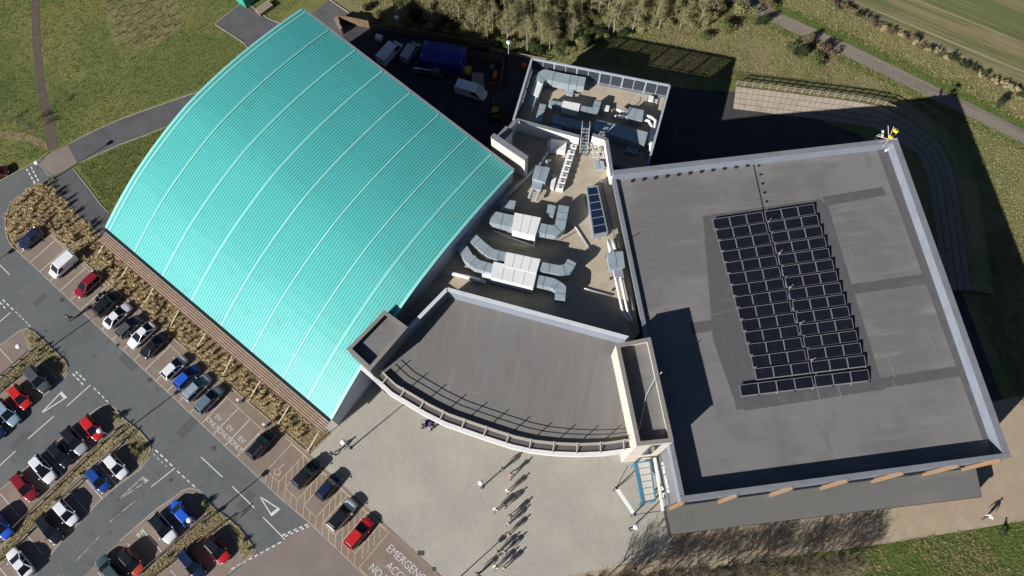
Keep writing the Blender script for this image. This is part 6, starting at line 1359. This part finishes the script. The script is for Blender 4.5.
for u, v, sc, lab in ((6, 124, .7, 'bare low shrub beside the sandy trail'), (28, 126, .9, 'bare thorny shrub between the sandy trail and the mulch track'), (36, 130, .7, 'small bare shrub where trail and track meet'), (61, 104, .5, 'tiny bare shrub on the lawn right of the mulch track')):
    p = P(u, v); plant('bare_shrub', BS[rv.randrange(4)], ('bark_brown', 'twig'), ('stem', 'crown'), lab, 'shrub', p.x, p.y, sc, 'bare shrubs by the mulch track')
# --- meadow grass, verge grass, field edge
ME = px((345, -10), (700, -30), (735, -5), (1030, 140), (1030, 420), (985, 330), (965, 200), (900, 110), (730, 80), (545, 60), (490, 46), (416, 32))
lane_poly = strip(lane_c, 1.6, 1.6); berm_poly = px((720, 78), (880, 100), (960, 150), (985, 300), (960, 300), (900, 140), (720, 100))
scatter_stuff('meadow_grass', ME, 12000, .15, .4, 'leaf_meadow', 'dry tussocky meadow grass between the bank and the lane', 5, -.02, avoid=(lane_poly,), spread=.9, wd=.035)
scatter_stuff('meadow_green', ME, 7000, .15, .4, 'leaf_olive', 'green flushes in the meadow between bank and lane', 5, -.02, avoid=(lane_poly,), spread=.9, wd=.035, mask=lambda x, y: mnoise.noise(Vector((x * .1, y * .1, 3))) > -.1)
scatter_stuff('verge_tufts', strip(lane_c, 3.7, 2.8), 6000, .12, .35, 'leaf_verge', 'fresh green grass on the verges of the lane', 5, -.01, avoid=(strip(lane_c, 1.35, 1.35),), spread=1.0, wd=.03)
HB = strip(hedge_c, 1.2, 6.0)
scatter_stuff('hedge_bottom_grass', HB, 7000, .2, .5, 'leaf_meadow', 'tall dry grass along the foot of the hedgerow', 5, -.02, avoid=(strip(lane_c, 2.6, 2.6),), spread=.8, wd=.035)
SE = px((600, 592), (720, 568), (790, 557), (870, 547), (950, 534), (1024, 522), (1060, 517), (1060, 620), (600, 640))
scatter_stuff('rough_tufts', SE, 7000, .12, .4, 'leaf_verge', 'green rough grass south of the sandy path', 5, -.01, spread=1.0)
scatter_stuff('rough_dry_tufts', SE, 4500, .12, .38, 'leaf_meadow', 'dry stalks in the rough grass south of the sandy path', 5, -.01, spread=1.0, mask=lambda x, y: mnoise.noise(Vector((x * .16, y * .16, 9))) > .02)
def to_px(x, y):
    v = Vector((x, y, -CAMH)); f_ = Vector((0, st, -ct)); return 512 + F * v.x / v.dot(f_)
# --- hedgerow along the field
HG = [bush_proto(1.3, 1.0, 1000, .06, 120 + k) for k in range(4)]
for i in range(84):
    s = .18 + i / 83 * .6; p = along(hedge_c, s); m = rv.choice(['leaf_brown', 'leaf_brown', 'leaf_brown', 'leaf_dry', 'leaf_dark'])
    plant('hedge_shrub', HG[rv.randrange(4)], (m, 'bark_brown'), ('foliage', 'stem'), {'leaf_brown': 'brown wintry shrub in the field hedgerow', 'leaf_olive': 'olive green shrub in the field hedgerow', 'leaf_dry': 'straw coloured shrub in the field hedgerow', 'leaf_dark': 'dark green shrub in the field hedgerow'}[m] + (' across the lane from the wood' if to_px(p.x, p.y) < 830 else ' across the lane from the large dark bush' if to_px(p.x, p.y) < 900 else ' across the lane from the stone bank' if to_px(p.x, p.y) < 965 else ' where the block shadow reaches the lane'), 'hedge', p.x + rv.uniform(-.3, .3), p.y + rv.uniform(-.3, .3), rv.uniform(.7, 1.0), 'hedgerow shrubs along the field, ' + m[5:])
for u, v, sc, m, lab in ((1002, 100, 1.3, 'leaf_dark', 'dark green bush between lane verge and hedgerow'), (795, 52, 1.9, 'leaf_dark', 'large dark green bush in the meadow beside the lane'), (816, 62, 1.6, 'leaf_green', 'mid green bush next to the large dark bush by the lane'), (825, 52, 1.7, 'leaf_brown', 'brown bare looking bush at the lane edge'), (808, 42, 1.5, 'leaf_brown', 'brown bush overhanging the lane edge'), (744, 12, 2.0, 'leaf_olive', 'olive bush at the corner of wood and lane'), (760, 22, 1.5, 'leaf_dark', 'dark bush at the lane beside the wood'), (770, 4, 1.6, 'leaf_brown', 'brown bush across the lane from the wood'), (722, 26, 1.7, 'leaf_green', 'green bush at the meadow edge of the wood'), (702, 36, 1.2, 'leaf_green', 'small green bush in front of the wood edge')):
    p = P(u, v, .8); plant('bush', SHT[rv.randrange(2)], (m, 'bark_brown'), ('foliage', 'stem'), lab, 'bush', p.x, p.y, sc, 'bushes by the lane')
# --- scrub wood along the top: pale bare trees over olive scrub
BTR = [bare_proto(7.0, 1.7, 200 + k, 34, 6, .09, 900) for k in range(6)]; SCR = [bush_proto(2.2, 1.6, 2200, .085, 220 + k) for k in range(4)]
WOOD = px((392, -30), (700, -40), (722, 10), (700, 30), (640, 30), (600, 44), (560, 56), (500, 48), (440, 34), (400, 22)); wx = [p[0] for p in WOOD]; wy = [p[1] for p in WOOD]
pts = []; tries = 0
while len(pts) < 430 and tries < 60000:
    tries += 1; c = (rv.uniform(min(wx), max(wx)), rv.uniform(min(wy), max(wy)))
    if inside(c, WOOD) and all((Vector(c) - Vector(q)).length < 1e9 and (Vector(c) - Vector(q)).length > 1.05 for q in pts): pts.append(c)
def zone(x, y):
    u = to_px(x, y); return 'behind the vans' if u < 425 else 'behind the blue lorry' if u < 465 else 'behind the timber compound' if u < 520 else 'north of the ribbed duct' if u < 590 else 'north of the lattice screen' if u < 660 else 'at the lane end of the wood'
for i, c in enumerate(pts):
    zn = zone(*c)
    if i % 5 < 2: plant('bare_tree', BTR[rv.randrange(6)], ('bark_pale', 'leaf_scrub'), ('trunk', 'crown'), 'thin pale trunked tree in the scrub wood ' + zn, 'tree', c[0], c[1], rv.uniform(.65, 1.1), 'pale trees in the scrub wood')
    else:
        m = rv.choice(['leaf_olive', 'leaf_olive', 'leaf_green', 'leaf_scrub', 'leaf_dark']); plant('scrub_bush', SCR[rv.randrange(4)], (m, 'bark_brown'), ('foliage', 'stem'), {'leaf_olive': 'olive scrub bush in the wood behind the yard', 'leaf_green': 'green scrub bush in the wood behind the yard', 'leaf_scrub': 'pale olive scrub bush in the wood behind the yard', 'leaf_dark': 'dark green scrub bush in the wood behind the yard'}[m].replace('in the wood behind the yard', 'in the wood ' + zn), 'bush', c[0], c[1], rv.uniform(.55, 1.1), 'scrub bushes behind the yard, ' + m[5:])
for u, v, sc in ((365, 6, .8), (380, 14, 1.0), (372, -8, 1.1), (405, 24, .9), (352, -6, .7)):
    p = P(u, v, 1); plant('scrub_bush', SCR[rv.randrange(4)], ('leaf_olive', 'bark_brown'), ('foliage', 'stem'), 'olive scrub bush in the wood behind the yard', 'bush', p.x, p.y, sc, 'scrub bushes behind the yard, olive')
# --- bare hedge along the south edge of plaza and sandy path, casting twig shadows
BH = [bare_proto(4.2, 2.4, 300 + k, 46, 6, .07) for k in range(5)]
for i in range(30):
    u = 600 + i * 8.6 + rv.uniform(-4, 4); v = 583 - (u - 600) * .083 + rv.uniform(-2, 4); p = P(u, v); plant('bare_hedge_tree', BH[rv.randrange(5)], ('bark_brown', 'twig'), ('trunk', 'crown'), 'bare twiggy tree in the south hedge ' + ('beside the plaza paving' if u < 672 else 'opposite the west half of the low roof' if u < 770 else 'opposite the middle of the low roof'), 'tree', p.x, p.y, rv.uniform(.75, 1.2), 'bare trees in the south hedge')
for i in range(56):
    u = 570 + i * 5.2 + rv.uniform(-4, 4); v = 585 - (u - 600) * .085 + rv.uniform(0, 7); p = P(u, v); m = rv.choice(['leaf_brown', 'leaf_dark', 'leaf_green'])
    plant('hedge_shrub', HG[rv.randrange(4)], (m, 'bark_brown'), ('foliage', 'stem'), {'leaf_brown': 'brown low shrub under the bare south hedge', 'leaf_dark': 'dark green low shrub under the bare south hedge', 'leaf_green': 'mid green low shrub under the bare south hedge'}[m] + (' beside the plaza' if u < 672 else ' opposite the low roof'), 'hedge', p.x, p.y, rv.uniform(.6, 1.0), 'low shrubs under the south hedge, ' + m[5:])
